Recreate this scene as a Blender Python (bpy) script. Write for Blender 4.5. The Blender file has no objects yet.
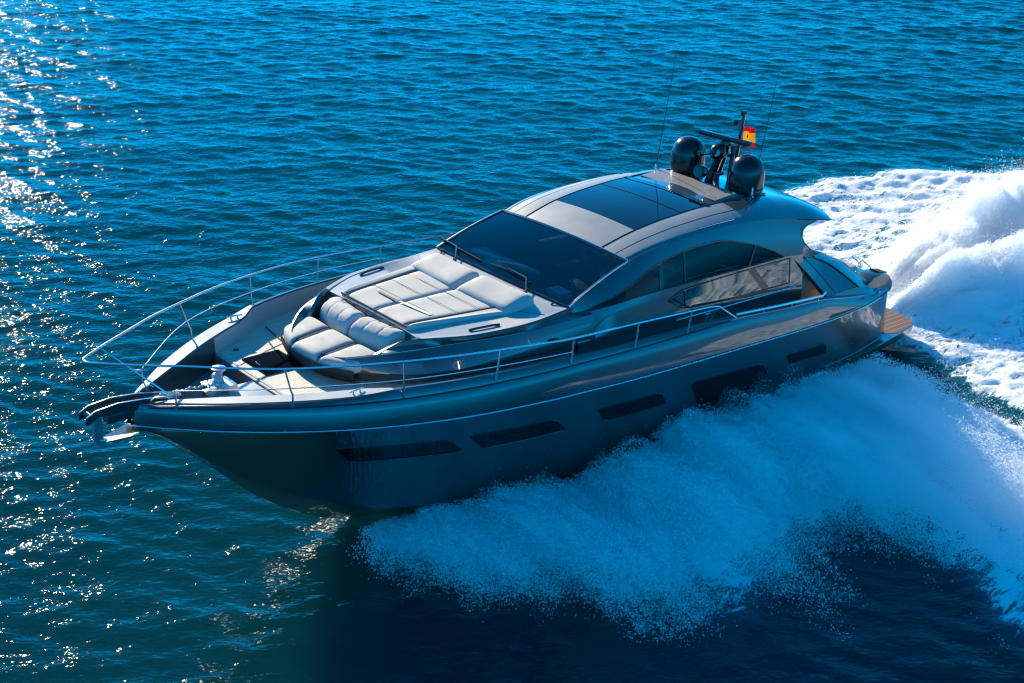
import bpy, bmesh, math
import numpy as np
from mathutils import Matrix, Vector, Quaternion
rng = np.random.default_rng(7)
S = bpy.context.scene
COL = S.collection

# ------------------------------------------------------------------ camera, world, sun, exposure
cam_d = bpy.data.cameras.new("camera")
cam = bpy.data.objects.new("camera", cam_d); COL.objects.link(cam)
cam.location = (0.0, 0.0, 14.7297)
cam.rotation_euler = (math.radians(90-24.828), 0, 0)
cam_d.sensor_width = 36.0
cam_d.lens = 1404.19/1024*36.0
cam_d.clip_start = 0.1; cam_d.clip_end = 20000
S.camera = cam

SUN_AZ, SUN_EL = math.radians(-24.5), math.radians(22.0)      # azimuth clockwise from +Y
world = bpy.data.worlds.new("World"); S.world = world
world.use_nodes = True
wn = world.node_tree; wn.nodes.clear()
sky = wn.nodes.new("ShaderNodeTexSky"); sky.sky_type = 'NISHITA'; sky.sun_disc = False
sky.sun_elevation = SUN_EL; sky.sun_rotation = SUN_AZ
sky.air_density = 1.0; sky.dust_density = 0.0; sky.ozone_density = 4.0
hsv = wn.nodes.new("ShaderNodeHueSaturation"); hsv.inputs['Saturation'].default_value = 1.25
bg = wn.nodes.new("ShaderNodeBackground"); bg.inputs['Strength'].default_value = 0.15
wo = wn.nodes.new("ShaderNodeOutputWorld")
tint = wn.nodes.new("ShaderNodeMix"); tint.data_type = 'RGBA'; tint.blend_type = 'MULTIPLY'
tint.inputs[0].default_value = 1.0; tint.inputs[7].default_value = (.13, .76, 1.18, 1)
bw = wn.nodes.new("ShaderNodeRGBToBW"); wn.links.new(sky.outputs[0], bw.inputs[0])
mono = wn.nodes.new("ShaderNodeVectorMath"); mono.operation = 'SCALE'; mono.inputs[0].default_value = (.03, .46, 1.08)
wn.links.new(bw.outputs[0], mono.inputs['Scale'])
blend = wn.nodes.new("ShaderNodeMix"); blend.data_type = 'RGBA'; blend.inputs[0].default_value = .75
wn.links.new(sky.outputs[0], tint.inputs[6]); wn.links.new(tint.outputs[2], blend.inputs[6]); wn.links.new(mono.outputs[0], blend.inputs[7])
wn.links.new(blend.outputs[2], hsv.inputs['Color']); wn.links.new(hsv.outputs[0], bg.inputs['Color'])
wn.links.new(bg.outputs[0], wo.inputs['Surface'])

sun_d = bpy.data.lights.new("sun", 'SUN'); sun_d.energy = 4.0; sun_d.angle = math.radians(0.53)
sun_d.color = (1.0, 0.87, 0.63)
sun = bpy.data.objects.new("sun", sun_d); COL.objects.link(sun)
sdir = Vector((math.sin(SUN_AZ)*math.cos(SUN_EL), math.cos(SUN_AZ)*math.cos(SUN_EL), math.sin(SUN_EL)))
sun.rotation_euler = (-sdir).to_track_quat('-Z', 'Y').to_euler()
sun.location = sdir*60
S.view_settings.view_transform = 'Standard'; S.view_settings.look = 'None'
S.cycles.sample_clamp_direct = 90.0      # keeps sun glints on the water to fine sparkles
S.cycles.filter_width = 1.2
S.cycles.max_bounces = 14; S.cycles.diffuse_bounces = 8; S.cycles.transmission_bounces = 12
S.view_settings.exposure = 1.2; S.view_settings.gamma = 1.0

# ------------------------------------------------------------------ helpers
def tag(o, label=None, cat=None, group=None, kind=None):
    if label: o['label'] = label
    if cat: o['category'] = cat
    if group: o['group'] = group
    if kind: o['kind'] = kind
    return o

def new_mat(name):
    m = bpy.data.materials.new(name); m.use_nodes = True
    n = m.node_tree; b = n.nodes['Principled BSDF']
    return m, n, b

def set_in(b, **kw):
    names = dict(base='Base Color', metal='Metallic', rough='Roughness', coat='Coat Weight', coatr='Coat Roughness',
                 spec='Specular IOR Level', ior='IOR', trans='Transmission Weight', sheen='Sheen Weight', alpha='Alpha')
    for k, v in kw.items():
        if k == 'base': v = (*v, 1)
        b.inputs[names[k]].default_value = v

def pmat(name, base, metal=0, rough=.4, coat=0, var=.08, scale=3.0, bump=0, bscale=60, spec=.5):
    """Principled surface whose colour and gloss wander a little, as worn real surfaces do."""
    m, n, b = new_mat(name)
    set_in(b, base=base, metal=metal, rough=rough, coat=coat, coatr=.04, spec=spec)
    tc = n.nodes.new('ShaderNodeTexCoord')
    nz = n.nodes.new('ShaderNodeTexNoise'); nz.inputs['Scale'].default_value = scale; nz.inputs['Detail'].default_value = 5
    n.links.new(tc.outputs['Object'], nz.inputs['Vector'])
    mr = n.nodes.new('ShaderNodeMapRange')
    mr.inputs['To Min'].default_value = 1-var*2; mr.inputs['To Max'].default_value = 1+var*2
    n.links.new(nz.outputs['Fac'], mr.inputs['Value'])
    mx = n.nodes.new('ShaderNodeVectorMath'); mx.operation = 'SCALE'
    mx.inputs[0].default_value = base
    n.links.new(mr.outputs[0], mx.inputs['Scale']); n.links.new(mx.outputs[0], b.inputs['Base Color'])
    mr2 = n.nodes.new('ShaderNodeMapRange'); mr2.inputs['To Min'].default_value = max(.02, rough*.75); mr2.inputs['To Max'].default_value = min(1, rough*1.25)
    n.links.new(nz.outputs['Fac'], mr2.inputs['Value']); n.links.new(mr2.outputs[0], b.inputs['Roughness'])
    if bump:
        n2 = n.nodes.new('ShaderNodeTexNoise'); n2.inputs['Scale'].default_value = bscale; n2.inputs['Detail'].default_value = 3
        n.links.new(tc.outputs['Object'], n2.inputs['Vector'])
        bp = n.nodes.new('ShaderNodeBump'); bp.inputs['Strength'].default_value = bump; bp.inputs['Distance'].default_value = .01
        n.links.new(n2.outputs['Fac'], bp.inputs['Height']); n.links.new(bp.outputs[0], b.inputs['Normal'])
    return m

def glass_mat(name, tint, ior=1.55):
    """Thin tinted pane: fresnel mirror over a coloured see-through layer."""
    m = bpy.data.materials.new(name); m.use_nodes = True
    n = m.node_tree; n.nodes.clear()
    tr = n.nodes.new('ShaderNodeBsdfTransparent'); tr.inputs[0].default_value = (*tint, 1)
    gl = n.nodes.new('ShaderNodeBsdfGlossy'); gl.inputs['Roughness'].default_value = .015; gl.inputs[0].default_value = (.9, .95, 1, 1)
    fr = n.nodes.new('ShaderNodeFresnel'); fr.inputs[0].default_value = ior
    mx = n.nodes.new('ShaderNodeMixShader'); o = n.nodes.new('ShaderNodeOutputMaterial')
    n.links.new(fr.outputs[0], mx.inputs[0]); n.links.new(tr.outputs[0], mx.inputs[1]); n.links.new(gl.outputs[0], mx.inputs[2])
    n.links.new(mx.outputs[0], o.inputs[0])
    return m

def teak_mat(name, base, seam, pitch=.065, axis='Y'):
    m, n, b = new_mat(name)
    set_in(b, rough=.65)
    tc = n.nodes.new('ShaderNodeTexCoord'); sp = n.nodes.new('ShaderNodeSeparateXYZ')
    n.links.new(tc.outputs['Object'], sp.inputs[0])
    dv = n.nodes.new('ShaderNodeMath'); dv.operation = 'DIVIDE'; dv.inputs[1].default_value = pitch
    n.links.new(sp.outputs[axis], dv.inputs[0])
    fr = n.nodes.new('ShaderNodeMath'); fr.operation = 'FRACT'; n.links.new(dv.outputs[0], fr.inputs[0])
    lt = n.nodes.new('ShaderNodeMath'); lt.operation = 'LESS_THAN'; lt.inputs[1].default_value = .13
    n.links.new(fr.outputs[0], lt.inputs[0])
    fl = n.nodes.new('ShaderNodeMath'); fl.operation = 'FLOOR'; n.links.new(dv.outputs[0], fl.inputs[0])
    wnn = n.nodes.new('ShaderNodeTexWhiteNoise'); wnn.noise_dimensions = '1D'; n.links.new(fl.outputs[0], wnn.inputs['W'])
    nz = n.nodes.new('ShaderNodeTexNoise'); nz.inputs['Scale'].default_value = 2.5; nz.inputs['Detail'].default_value = 6
    n.links.new(tc.outputs['Object'], nz.inputs['Vector'])
    ad = n.nodes.new('ShaderNodeMath'); ad.operation = 'ADD'; n.links.new(wnn.outputs['Value'], ad.inputs[0]); n.links.new(nz.outputs['Fac'], ad.inputs[1])
    mr = n.nodes.new('ShaderNodeMapRange'); mr.inputs['From Max'].default_value = 2; mr.inputs['To Min'].default_value = .82; mr.inputs['To Max'].default_value = 1.15
    n.links.new(ad.outputs[0], mr.inputs['Value'])
    sc = n.nodes.new('ShaderNodeVectorMath'); sc.operation = 'SCALE'; sc.inputs[0].default_value = base
    n.links.new(mr.outputs[0], sc.inputs['Scale'])
    mx = n.nodes.new('ShaderNodeMix'); mx.data_type = 'RGBA'
    n.links.new(lt.outputs[0], mx.inputs[0]); n.links.new(sc.outputs[0], mx.inputs[6]); mx.inputs[7].default_value = (*seam, 1)
    n.links.new(mx.outputs[2], b.inputs['Base Color'])
    return m

class MB:
    """Collects geometry in the boat frame; build() links it as one mesh object."""
    def __init__(s): s.v = []; s.f = []
    def add(s, vs, fs):
        o = len(s.v); s.v += [tuple(map(float, p)) for p in vs]; s.f += [tuple(i+o for i in f) for f in fs]; return s
    def grid(s, P, flip=False, close_v=False):
        P = np.asarray(P, float); n, m = P.shape[:2]
        vs = P.reshape(-1, 3); fs = []
        for i in range(n-1):
            for j in range(m if close_v else m-1):
                a, b, c, d = i*m+j, i*m+(j+1) % m, (i+1)*m+(j+1) % m, (i+1)*m+j
                fs.append((a, d, c, b) if flip else (a, b, c, d))
        return s.add(vs, fs)
    def box(s, c, d, rot=None):
        c = np.array(c, float); d = np.array(d, float)/2
        vs = np.array([[x, y, z] for x in (-1, 1) for y in (-1, 1) for z in (-1, 1)])*d
        if rot is not None: vs = vs @ np.array(rot.to_3x3()).T
        return s.add(vs+c, [(0, 1, 3, 2), (4, 6, 7, 5), (0, 4, 5, 1), (2, 3, 7, 6), (0, 2, 6, 4), (1, 5, 7, 3)])
    def tube(s, pts, r, n=8, cap=True):
        P = np.array(pts, float); R = np.broadcast_to(np.array(r, float), (len(P),))
        T = np.gradient(P, axis=0); T /= np.linalg.norm(T, axis=1)[:, None]+1e-12
        up = np.array([0, 0, 1.]) if abs(T[0][2]) < .9 else np.array([1., 0, 0])
        rings = []
        for k in range(len(P)):
            a = np.cross(T[k], up); a /= np.linalg.norm(a)+1e-12; b = np.cross(a, T[k])
            up = b
            ang = np.arange(n)/n*2*np.pi
            rings.append(P[k]+R[k]*(np.cos(ang)[:, None]*a+np.sin(ang)[:, None]*b))
        s.grid(np.array(rings), close_v=True)
        if cap:
            o = len(s.v)-len(P)*n
            s.f.append(tuple(range(o, o+n))); s.f.append(tuple(range(o+(len(P)-1)*n, o+len(P)*n))[::-1])
        return s
    def lathe(s, prof, c=(0, 0, 0), n=24, rot=None):
        c = np.array(c, float); rings = []
        for r, z in prof:
            ang = np.arange(n)/n*2*np.pi
            q = np.stack([r*np.cos(ang), r*np.sin(ang), np.full(n, z)], 1)
            if rot is not None: q = q @ np.array(rot.to_3x3()).T
            rings.append(q+c)
        return s.grid(np.array(rings), close_v=True)
    def prism(s, poly, d):
        """poly: 3-D outline, d: extrusion vector"""
        P = np.array(poly, float); Q = P+np.array(d, float); n = len(P)
        fs = [tuple(range(n))[::-1], tuple(range(n, 2*n))]+[(i, (i+1) % n, n+(i+1) % n, n+i) for i in range(n)]
        return s.add(np.vstack([P, Q]), fs)
    def mirror(s):
        o = len(s.v); s.v += [(x, -y, z) for x, y, z in s.v]; s.f += [tuple(i+o for i in f)[::-1] for f in s.f[:]]; return s
    def build(s, name, mat, parent=None, sharp=35, off=(7, 0, 0), bevel=0, smooth=True):
        me = bpy.data.meshes.new(name)
        v = np.array(s.v)-np.array(off if parent is not None else (0, 0, 0))
        me.from_pydata(v.tolist(), [], s.f)
        bm = bmesh.new(); bm.from_mesh(me)
        bmesh.ops.remove_doubles(bm, verts=bm.verts, dist=1e-4)
        if bevel:
            es = [e for e in bm.edges if len(e.link_faces) == 2 and e.calc_face_angle(0) > .6]
            bmesh.ops.bevel(bm, geom=es, offset=bevel, segments=2, profile=.6, affect='EDGES')
        bmesh.ops.recalc_face_normals(bm, faces=bm.faces)
        bm.to_mesh(me); bm.free()
        if smooth:
            me.polygons.foreach_set('use_smooth', [True]*len(me.polygons))
            me.set_sharp_from_angle(angle=math.radians(sharp))
        me.materials.append(mat)
        o = bpy.data.objects.new(name, me); COL.objects.link(o)
        if parent is not None: o.parent = parent
        return o

def pchip(xs, ys):
    xs = np.array(xs, float); ys = np.array(ys, float)
    if xs[0] > xs[-1]: xs, ys = xs[::-1], ys[::-1]
    h = np.diff(xs); d = np.diff(ys)/h; m = np.zeros(len(xs))
    for i in range(1, len(xs)-1):
        if d[i-1]*d[i] > 0:
            w1 = 2*h[i]+h[i-1]; w2 = h[i]+2*h[i-1]
            m[i] = (w1+w2)/(w1/d[i-1]+w2/d[i])
    m[0] = d[0]; m[-1] = d[-1]
    def f(x):
        x = np.clip(np.asarray(x, float), xs[0], xs[-1])
        i = np.clip(np.searchsorted(xs, x)-1, 0, len(xs)-2)
        t = (x-xs[i])/h[i]
        return (2*t**3-3*t**2+1)*ys[i]+(t**3-2*t**2+t)*h[i]*m[i]+(-2*t**3+3*t**2)*ys[i+1]+(t**3-t**2)*h[i]*m[i+1]
    return f

def vnoise(x, y, seed=0):
    """value noise in [0,1] on numpy arrays"""
    r = np.random.default_rng(seed).random((256, 256))
    xi = np.floor(x).astype(int); yi = np.floor(y).astype(int); fx = x-xi; fy = y-yi
    fx = fx*fx*(3-2*fx); fy = fy*fy*(3-2*fy)
    g = lambda a, b: r[a % 256, b % 256]
    return (g(xi, yi)*(1-fx)+g(xi+1, yi)*fx)*(1-fy)+(g(xi, yi+1)*(1-fx)+g(xi+1, yi+1)*fx)*fy
def fbm(x, y, oct=4, seed=0):
    s = 0; a = .5; t = 0
    for k in range(oct):
        s = s+a*vnoise(x*2**k+17.3*k, y*2**k+5.1*k, seed+k); t += a; a *= .5
    return s/t

# ------------------------------------------------------------------ materials
M_paint = pmat('grey metallic paint', (.046, .066, .072), metal=.4, rough=.32, coat=1.0, var=.03, scale=1.2)
M_paint.node_tree.nodes['Principled BSDF'].inputs['Coat IOR'].default_value = 1.68
M_paint.node_tree.nodes['Principled BSDF'].inputs['Coat Roughness'].default_value = .012
M_port = pmat('black port glass', (.004, .005, .006), rough=.04, spec=.35, var=.05)
M_roof = pmat('satin grey roof paint', (.30, .295, .28), metal=.25, rough=.42, coat=.15, var=.03, scale=1.5)
M_gel = pmat('light grey gelcoat', (.40, .40, .39), rough=.38, coat=.3, var=.03, scale=2)
M_mid = pmat('mid grey gelcoat', (.16, .16, .16), rough=.4, coat=.2, var=.05)
M_dark = pmat('dark charcoal gelcoat', (.035, .037, .04), rough=.35, coat=.3, var=.1)
M_black = pmat('glossy black plastic', (.010, .010, .011), rough=.2, coat=.2, var=.1)
M_rubber = pmat('matt black rubber and recess shade', (.015, .015, .016), rough=.6, var=.15)
M_steel = pmat('polished stainless steel', (.66, .66, .66), metal=.9, rough=.27, var=.04, scale=12)
M_bronze = pmat('bronze tinted trim', (.30, .25, .19), metal=.7, rough=.3, var=.1, scale=8)
M_teak = teak_mat('weathered pale teak', (.62, .56, .46), (.30, .26, .21), .075)
M_teakx = teak_mat('reddish wet teak', (.15, .075, .045), (.30, .23, .17), .16, 'Y')
M_cush = pmat('light grey upholstery', (.48, .46, .43), rough=.75, var=.04, scale=5, bump=.25, bscale=180)
M_seam = pmat('dark piping', (.03, .03, .035), rough=.6)
M_seamg = pmat('grey thread', (.16, .16, .16), rough=.7)
M_beige = pmat('beige leather', (.42, .36, .29), rough=.55, var=.06)
M_white = pmat('white leather', (.75, .74, .72), rough=.5, var=.04)
M_glassd = pmat('dark tinted glass', (.006, .008, .010), rough=.03, coat=.25, var=.05, spec=.45)
M_hatch = pmat('smoked hatch acrylic', (.006, .010, .018), rough=.8, spec=.0)
M_glassm = pmat('mirror tinted glass', (.13, .145, .15), metal=.85, rough=.01, var=.1, scale=1.2)
M_wind = glass_mat('tinted windscreen', (.66, .80, .84))
M_side = glass_mat('smoked side glass', (.26, .32, .34), 1.36)
M_red = pmat('red nav lens', (.55, .02, .06), rough=.2, coat=.5)
def cloth(name, col):
    m = pmat(name, col, rough=.8); n = m.node_tree; b = n.nodes['Principled BSDF']
    t = n.nodes.new('ShaderNodeBsdfTranslucent'); t.inputs[0].default_value = (*col, 1)
    a = n.nodes.new('ShaderNodeMixShader'); a.inputs[0].default_value = .5
    n.links.new(b.outputs[0], a.inputs[1]); n.links.new(t.outputs[0], a.inputs[2]); n.links.new(a.outputs[0], n.nodes['Material Output'].inputs['Surface'])
    return m
M_flagr = cloth('red flag cloth', (.80, .01, .03)); M_flagy = cloth('yellow flag cloth', (.95, .62, .01))
M_lens = pmat('grey lens', (.35, .36, .38), rough=.1, coat=.8)
# ------------------------------------------------------------------ sea surface
BX, BY, YAW = 3.3417, 29.2726, math.radians(221.143)
FW = np.array([math.cos(YAW), math.sin(YAW)]); PT = np.array([-math.sin(YAW), math.cos(YAW)])
def to_boat(x, y): return (x-BX)*FW[0]+(y-BY)*FW[1]+7, (x-BX)*PT[0]+(y-BY)*PT[1]

FOAM_NEAR = [[-3.26, 23.43], [-2.37, 22.3], [-1.75, 21.5], [-0.57, 21.2], [0.14, 21.3], [0.87, 21.3], [1.57, 21.0], [2.43, 20.8], [3.31, 20.8], [3.99, 20.2], [4.61, 21.1], [5.35, 22.1], [6.47, 22.9], [7.51, 23.14], [8.0, 22.45], [8.19, 21.14], [8.35, 19.67], [9.19, 19.12], [12.81, 20.26], [14, 26], [12.21, 27.67], [10.27, 28.64], [9.08, 29.41], [8.15, 29.41], [6.79, 29.67], [5.23, 28.64], [1.84, 25.45], [-1.25, 24.26]]
FOAM_FAR = [[8.86, 43.39], [10.57, 44.62], [13.17, 45.5], [15.14, 45.38], [17.2, 45.3], [24, 46.5], [40, 54], [44, 40], [32, 31], [22, 25.5], [16, 24.5], [12.9, 26.6], [11.2, 28.4], [10.3, 29.9], [9.8, 31.0], [9.3, 32.2], [9.0, 32.3], [7, 31.5], [4, 35], [5, 39.85]]
RIDGE_A = np.array([[9.9, 34.9, .15, .7], [10.6, 35.5, .55, .85], [12.47, 37.4, 1.0, 1.1], [15.67, 40.3, 1.1, 1.5], [19.16, 43.2, 1.05, 1.8], [26, 49, .9, 2.2]])
RIDGE_B = np.array([[9.6, 33.1, .1, .5], [10.4, 33.6, .45, .6], [11.73, 34.5, .95, .8], [14.01, 35.9, 1.05, 1.0], [16.74, 37.6, 1.0, 1.2], [24, 42, .6, 1.8]])

def poly_sd(x, y, poly):
    """signed distance to polygon, positive inside"""
    P = np.array(poly); d = np.full(x.shape, 1e9); ins = np.zeros(x.shape, bool)
    for i in range(len(P)):
        a, b = P[i], P[(i+1) % len(P)]; e = b-a
        t = np.clip(((x-a[0])*e[0]+(y-a[1])*e[1])/(e@e), 0, 1)
        d = np.minimum(d, np.hypot(x-a[0]-t*e[0], y-a[1]-t*e[1]))
        c = ((a[1] > y) != (b[1] > y)) & (x < (b[0]-a[0])*(y-a[1])/(b[1]-a[1]+1e-12)+a[0])
        ins ^= c
    return np.where(ins, d, -d)

def ridge_h(x, y, R):
    """height of a ridge of thrown water along a polyline of (x, y, height, half width)"""
    out = np.zeros(x.shape)
    for i in range(len(R)-1):
        a, b = R[i], R[i+1]; e = b[:2]-a[:2]
        t = np.clip(((x-a[0])*e[0]+(y-a[1])*e[1])/(e@e), 0, 1)
        d = np.hypot(x-a[0]-t*e[0], y-a[1]-t*e[1])
        h = a[2]+(b[2]-a[2])*t; w = a[3]+(b[3]-a[3])*t
        out = np.maximum(out, h*np.exp(-(d/w)**2))
    return out

spray_H = pchip([-6, -2, 0, 2, 4, 5.5, 7, 9, 11, 13, 14.5, 15.6, 16.3], [.35, .3, .3, .35, .5, .75, .88, .82, .78, .66, .45, .25, .05])
hull_b = pchip([-1, 0, 1.5, 4, 8, 12, 14, 15, 16, 16.6], [1.9, 2.3, 2.5, 2.65, 2.6, 2.2, 1.6, 1.1, .45, 0])
def bow_spray_h(x, y):
    """height over the still water of the port bow spray"""
    sd = poly_sd(x, y, FOAM_NEAR)
    xb, yb = to_boat(x, y)
    d = yb-hull_b(xb)
    lobe = (.5+.9*fbm(x*.55+3, y*.55, 3, 11))*(.6+.8*fbm(xb*1.6-yb*.6, yb*.35, 3, 77))
    edge = np.clip((sd+.15)/1.6, 0, 1)
    near = np.clip((d+.5)/1.2, 0, 1)*.6+.4
    far = np.clip(1.25-d/7.5, .25, 1)
    aftlow = 1-.65*np.clip((8.5-xb)/2.5, 0, 1)*np.clip((yb-4.6)/1.5, 0, 1)
    return np.where(d > -1.2, spray_H(xb)*lobe*edge**.75*near*far*aftlow, 0)

def axis_pts(lo, hi, step, grow, lim):
    a = list(np.arange(lo, hi, step)); s = step
    while a[-1] < lim: s *= grow; a.append(a[-1]+s)
    s = step
    while a[0] > -lim: s *= grow; a.insert(0, a[0]-s)
    return np.array(a)
xs = axis_pts(-28, 29, .092, 1.03, 48)
xs2 = []; s_ = .5
ext = [60, 90, 150, 300, 700, 1500, 4000, 9000]
xs = np.concatenate([[-e for e in ext[::-1]], xs, ext])
ys = [10.0]; s_ = .085
while ys[-1] < 130:
    ys.append(ys[-1]+s_)
    if ys[-1] > 32 and s_ < .115: s_ *= 1.002
    if ys[-1] > 82: s_ *= 1.03
ys = np.concatenate([[-9000, -3000, -900, -300, -120, -50, -20, -5, 4, 8], ys, [160, 220, 340, 600, 1200, 3000, 9000]])
X, Y = np.meshgrid(xs, ys)
dx = np.gradient(xs); dy = np.gradient(ys)
SP = np.maximum(dx[None, :], dy[:, None])
def wave_field(X, Y, SP):
    r = np.random.default_rng(21)
    Z = np.zeros(X.shape); DX = np.zeros(X.shape); DY = np.zeros(X.shape)
    N = 110
    for k in range(N):
        lam = .31*(28.0)**((k+r.random())/N)               # 0.36 m .. 9.4 m
        th = math.radians(-104)+r.normal()*math.radians(34)
        sl = .0255*(1.0 if lam < .85 else (.85/lam)**.88)        # slope carried by each component
        kk = 2*math.pi/lam; A = sl/kk*(.6+.8*r.random())
        ph = r.random()*2*math.pi
        kx, ky = kk*math.cos(th), kk*math.sin(th)
        fade = np.clip((lam/SP-2.2)/2.0, 0, 1)
        # long-crested groups come and go
        p = kx*X+ky*Y+ph
        c = np.cos(p)*A*fade; s = np.sin(p)*A*fade
        Z += c; DX -= s*math.cos(th)*.85; DY -= s*math.sin(th)*.85
    return Z, DX, DY
Z, DX, DY = wave_field(X, Y, SP)
gust = .6+.8*fbm(X*.09, Y*.09, 3, 5)
Z *= gust
sdN = poly_sd(X, Y, FOAM_NEAR); sdF = poly_sd(X, Y, FOAM_FAR)
hB = bow_spray_h(X, Y)
hA = np.maximum(ridge_h(X, Y, RIDGE_A), ridge_h(X, Y, RIDGE_B))
rough = (fbm(X*2.1, Y*2.1, 4, 31)-.5)
foam_zone = np.clip((np.maximum(sdN, sdF)+.4)/1.2, 0, 1)
XB, YB = to_boat(X, Y)
Zs = Z+hB*.45*(.75+.9*(rough+.25))+hA*.45*(.8+.8*(rough+.2))+foam_zone*(rough*.14+.13*(.5-np.abs(fbm(X*1.5+Y*.4, Y*3.2-X*1.2, 3, 61)-.5)*2))
# the wall of the starboard bow wave behind the boat, breaking at the far edge of the wake
Zs += .14*np.exp(-((sdF-.6)/.7)**2)*(Y > 41)*(X > 5)
# hollow where the stern has passed, port side
Zs -= .12*np.exp(-(((XB-2)/3.0)**2+((YB-4.2)/1.2)**2))
ragged = 1.3*(fbm(X*.9, Y*.9, 4, 19)-.5)
foam = np.maximum(np.clip((sdN+ragged)*.7+.25, 0, .9), np.clip((sdF+ragged*.6)*.9+.40, 0, .56+.42*fbm(X*.35, Y*.35, 3, 23)))
foam = np.maximum(foam, np.clip(hA*1.6, 0, 1)); ribs = fbm(XB*2.4-YB*.9, YB*.45+XB*.2, 3, 77)
foam = np.maximum(foam, np.clip(hB*1.1, 0, .95))*np.where(sdN > -.5, np.clip(.45+1.1*ribs, .55, 1), 1)
# smooth dark water kept in the shade of the stern quarter, streaked with foam
hole = np.exp(-(((XB-2.9)/2.2)**2+((YB-3.7)/.8)**2))
foam = np.clip(foam-.55*hole, 0, 1)
V = np.stack([X+DX*(1-.7*foam_zone), Y+DY*(1-.7*foam_zone), Zs], -1).reshape(-1, 3)
me = bpy.data.meshes.new('sea')
ny, nx = X.shape
idx = np.arange(nx*ny).reshape(ny, nx)
Fq = np.stack([idx[:-1, :-1], idx[:-1, 1:], idx[1:, 1:], idx[1:, :-1]], -1).reshape(-1, 4)
me.vertices.add(len(V)); me.vertices.foreach_set('co', V.astype(np.float32).ravel())
me.loops.add(Fq.size); me.loops.foreach_set('vertex_index', Fq.astype(np.int32).ravel())
me.polygons.add(len(Fq)); me.polygons.foreach_set('loop_start', np.arange(0, Fq.size, 4, dtype=np.int32))
me.polygons.foreach_set('loop_total', np.full(len(Fq), 4, np.int32))
me.update(calc_edges=True)
me.polygons.foreach_set('use_smooth', np.ones(len(Fq), bool))
at = me.attributes.new('foam', 'FLOAT', 'POINT'); at.data.foreach_set('value', foam.astype(np.float32).ravel())
sea = bpy.data.objects.new('sea', me); COL.objects.link(sea)
tag(sea, 'deep blue choppy sea with white wake foam around the yacht', 'sea', kind='structure')

m, n, b = new_mat('sea water and foam')
b.subsurface_method = 'BURLEY'; b.inputs['Subsurface Weight'].default_value = 1.0; b.inputs['Subsurface Radius'].default_value = (.6, 1, 1); b.inputs['Subsurface Scale'].default_value = 4.0
set_in(b, spec=.27, base=(.0014, .034, .043), rough=.025, ior=1.34)
L = n.links.new
geo = n.nodes.new('ShaderNodeNewGeometry')
def noise(scale, detail, vec, rough=.6, dist=0):
    q = n.nodes.new('ShaderNodeTexNoise'); q.inputs['Scale'].default_value = scale; q.inputs['Detail'].default_value = detail
    q.inputs['Roughness'].default_value = rough; q.inputs['Distortion'].default_value = dist
    L(vec, q.inputs['Vector']); return q
mp = n.nodes.new('ShaderNodeMapping'); mp.inputs['Scale'].default_value = (.62, 1, 1); mp.inputs['Rotation'].default_value = (0, 0, math.radians(12))
L(geo.outputs['Position'], mp.inputs['Vector'])
n1 = noise(4.6, 1.0, mp.outputs[0], .5, .5)
n2 = noise(12.5, .6, mp.outputs[0], .5, .3)
bp1 = n.nodes.new('ShaderNodeBump'); bp1.inputs['Strength'].default_value = 1; bp1.inputs['Distance'].default_value = .022
L(n1.outputs['Fac'], bp1.inputs['Height'])
bp2 = n.nodes.new('ShaderNodeBump'); bp2.inputs['Strength'].default_value = 1; bp2.inputs['Distance'].default_value = .016
L(n2.outputs['Fac'], bp2.inputs['Height']); L(bp1.outputs[0], bp2.inputs['Normal'])
L(bp2.outputs[0], b.inputs['Normal'])
# foam: lacy pattern, drawn out along the boat's track
fa = n.nodes.new('ShaderNodeAttribute'); fa.attribute_name = 'foam'
mp2 = n.nodes.new('ShaderNodeMapping'); mp2.vector_type = 'TEXTURE'
mp2.inputs['Rotation'].default_value = (0, 0, YAW); mp2.inputs['Scale'].default_value = (2.6, 1, 1)
L(geo.outputs['Position'], mp2.inputs['Vector'])
f1 = noise(3.2, 9, mp2.outputs[0], .68, 1.2)
vo = n.nodes.new('ShaderNodeTexVoronoi'); vo.feature = 'DISTANCE_TO_EDGE'; vo.inputs['Scale'].default_value = 3.2
wv = n.nodes.new('ShaderNodeVectorMath'); wv.operation = 'MULTIPLY_ADD'
L(f1.outputs['Color'], wv.inputs[0]); wv.inputs[1].default_value = (.9, .9, .9); L(mp2.outputs[0], wv.inputs[2])
L(wv.outputs[0], vo.inputs['Vector'])
va = n.nodes.new('ShaderNodeMapRange'); va.inputs['From Max'].default_value = .22; va.inputs['To Min'].default_value = .18; va.inputs['To Max'].default_value = -.14
L(vo.outputs['Distance'], va.inputs['Value'])
s1 = n.nodes.new('ShaderNodeMath'); s1.operation = 'ADD'; L(f1.outputs['Fac'], s1.inputs[0]); L(va.outputs[0], s1.inputs[1])
s2 = n.nodes.new('ShaderNodeMath'); s2.operation = 'ADD'; L(s1.outputs[0], s2.inputs[0]); L(fa.outputs['Fac'], s2.inputs[1])
fm = n.nodes.new('ShaderNodeMapRange'); fm.inputs['From Min'].default_value = 1.0; fm.inputs['From Max'].default_value = 1.18
L(s2.outputs[0], fm.inputs['Value'])
gt = n.nodes.new('ShaderNodeMath'); gt.operation = 'MULTIPLY'; L(fm.outputs[0], gt.inputs[0])
pz = n.nodes.new('ShaderNodeMath'); pz.operation = 'GREATER_THAN'; pz.inputs[1].default_value = .02; L(fa.outputs['Fac'], pz.inputs[0]); L(pz.outputs[0], gt.inputs[1])
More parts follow.
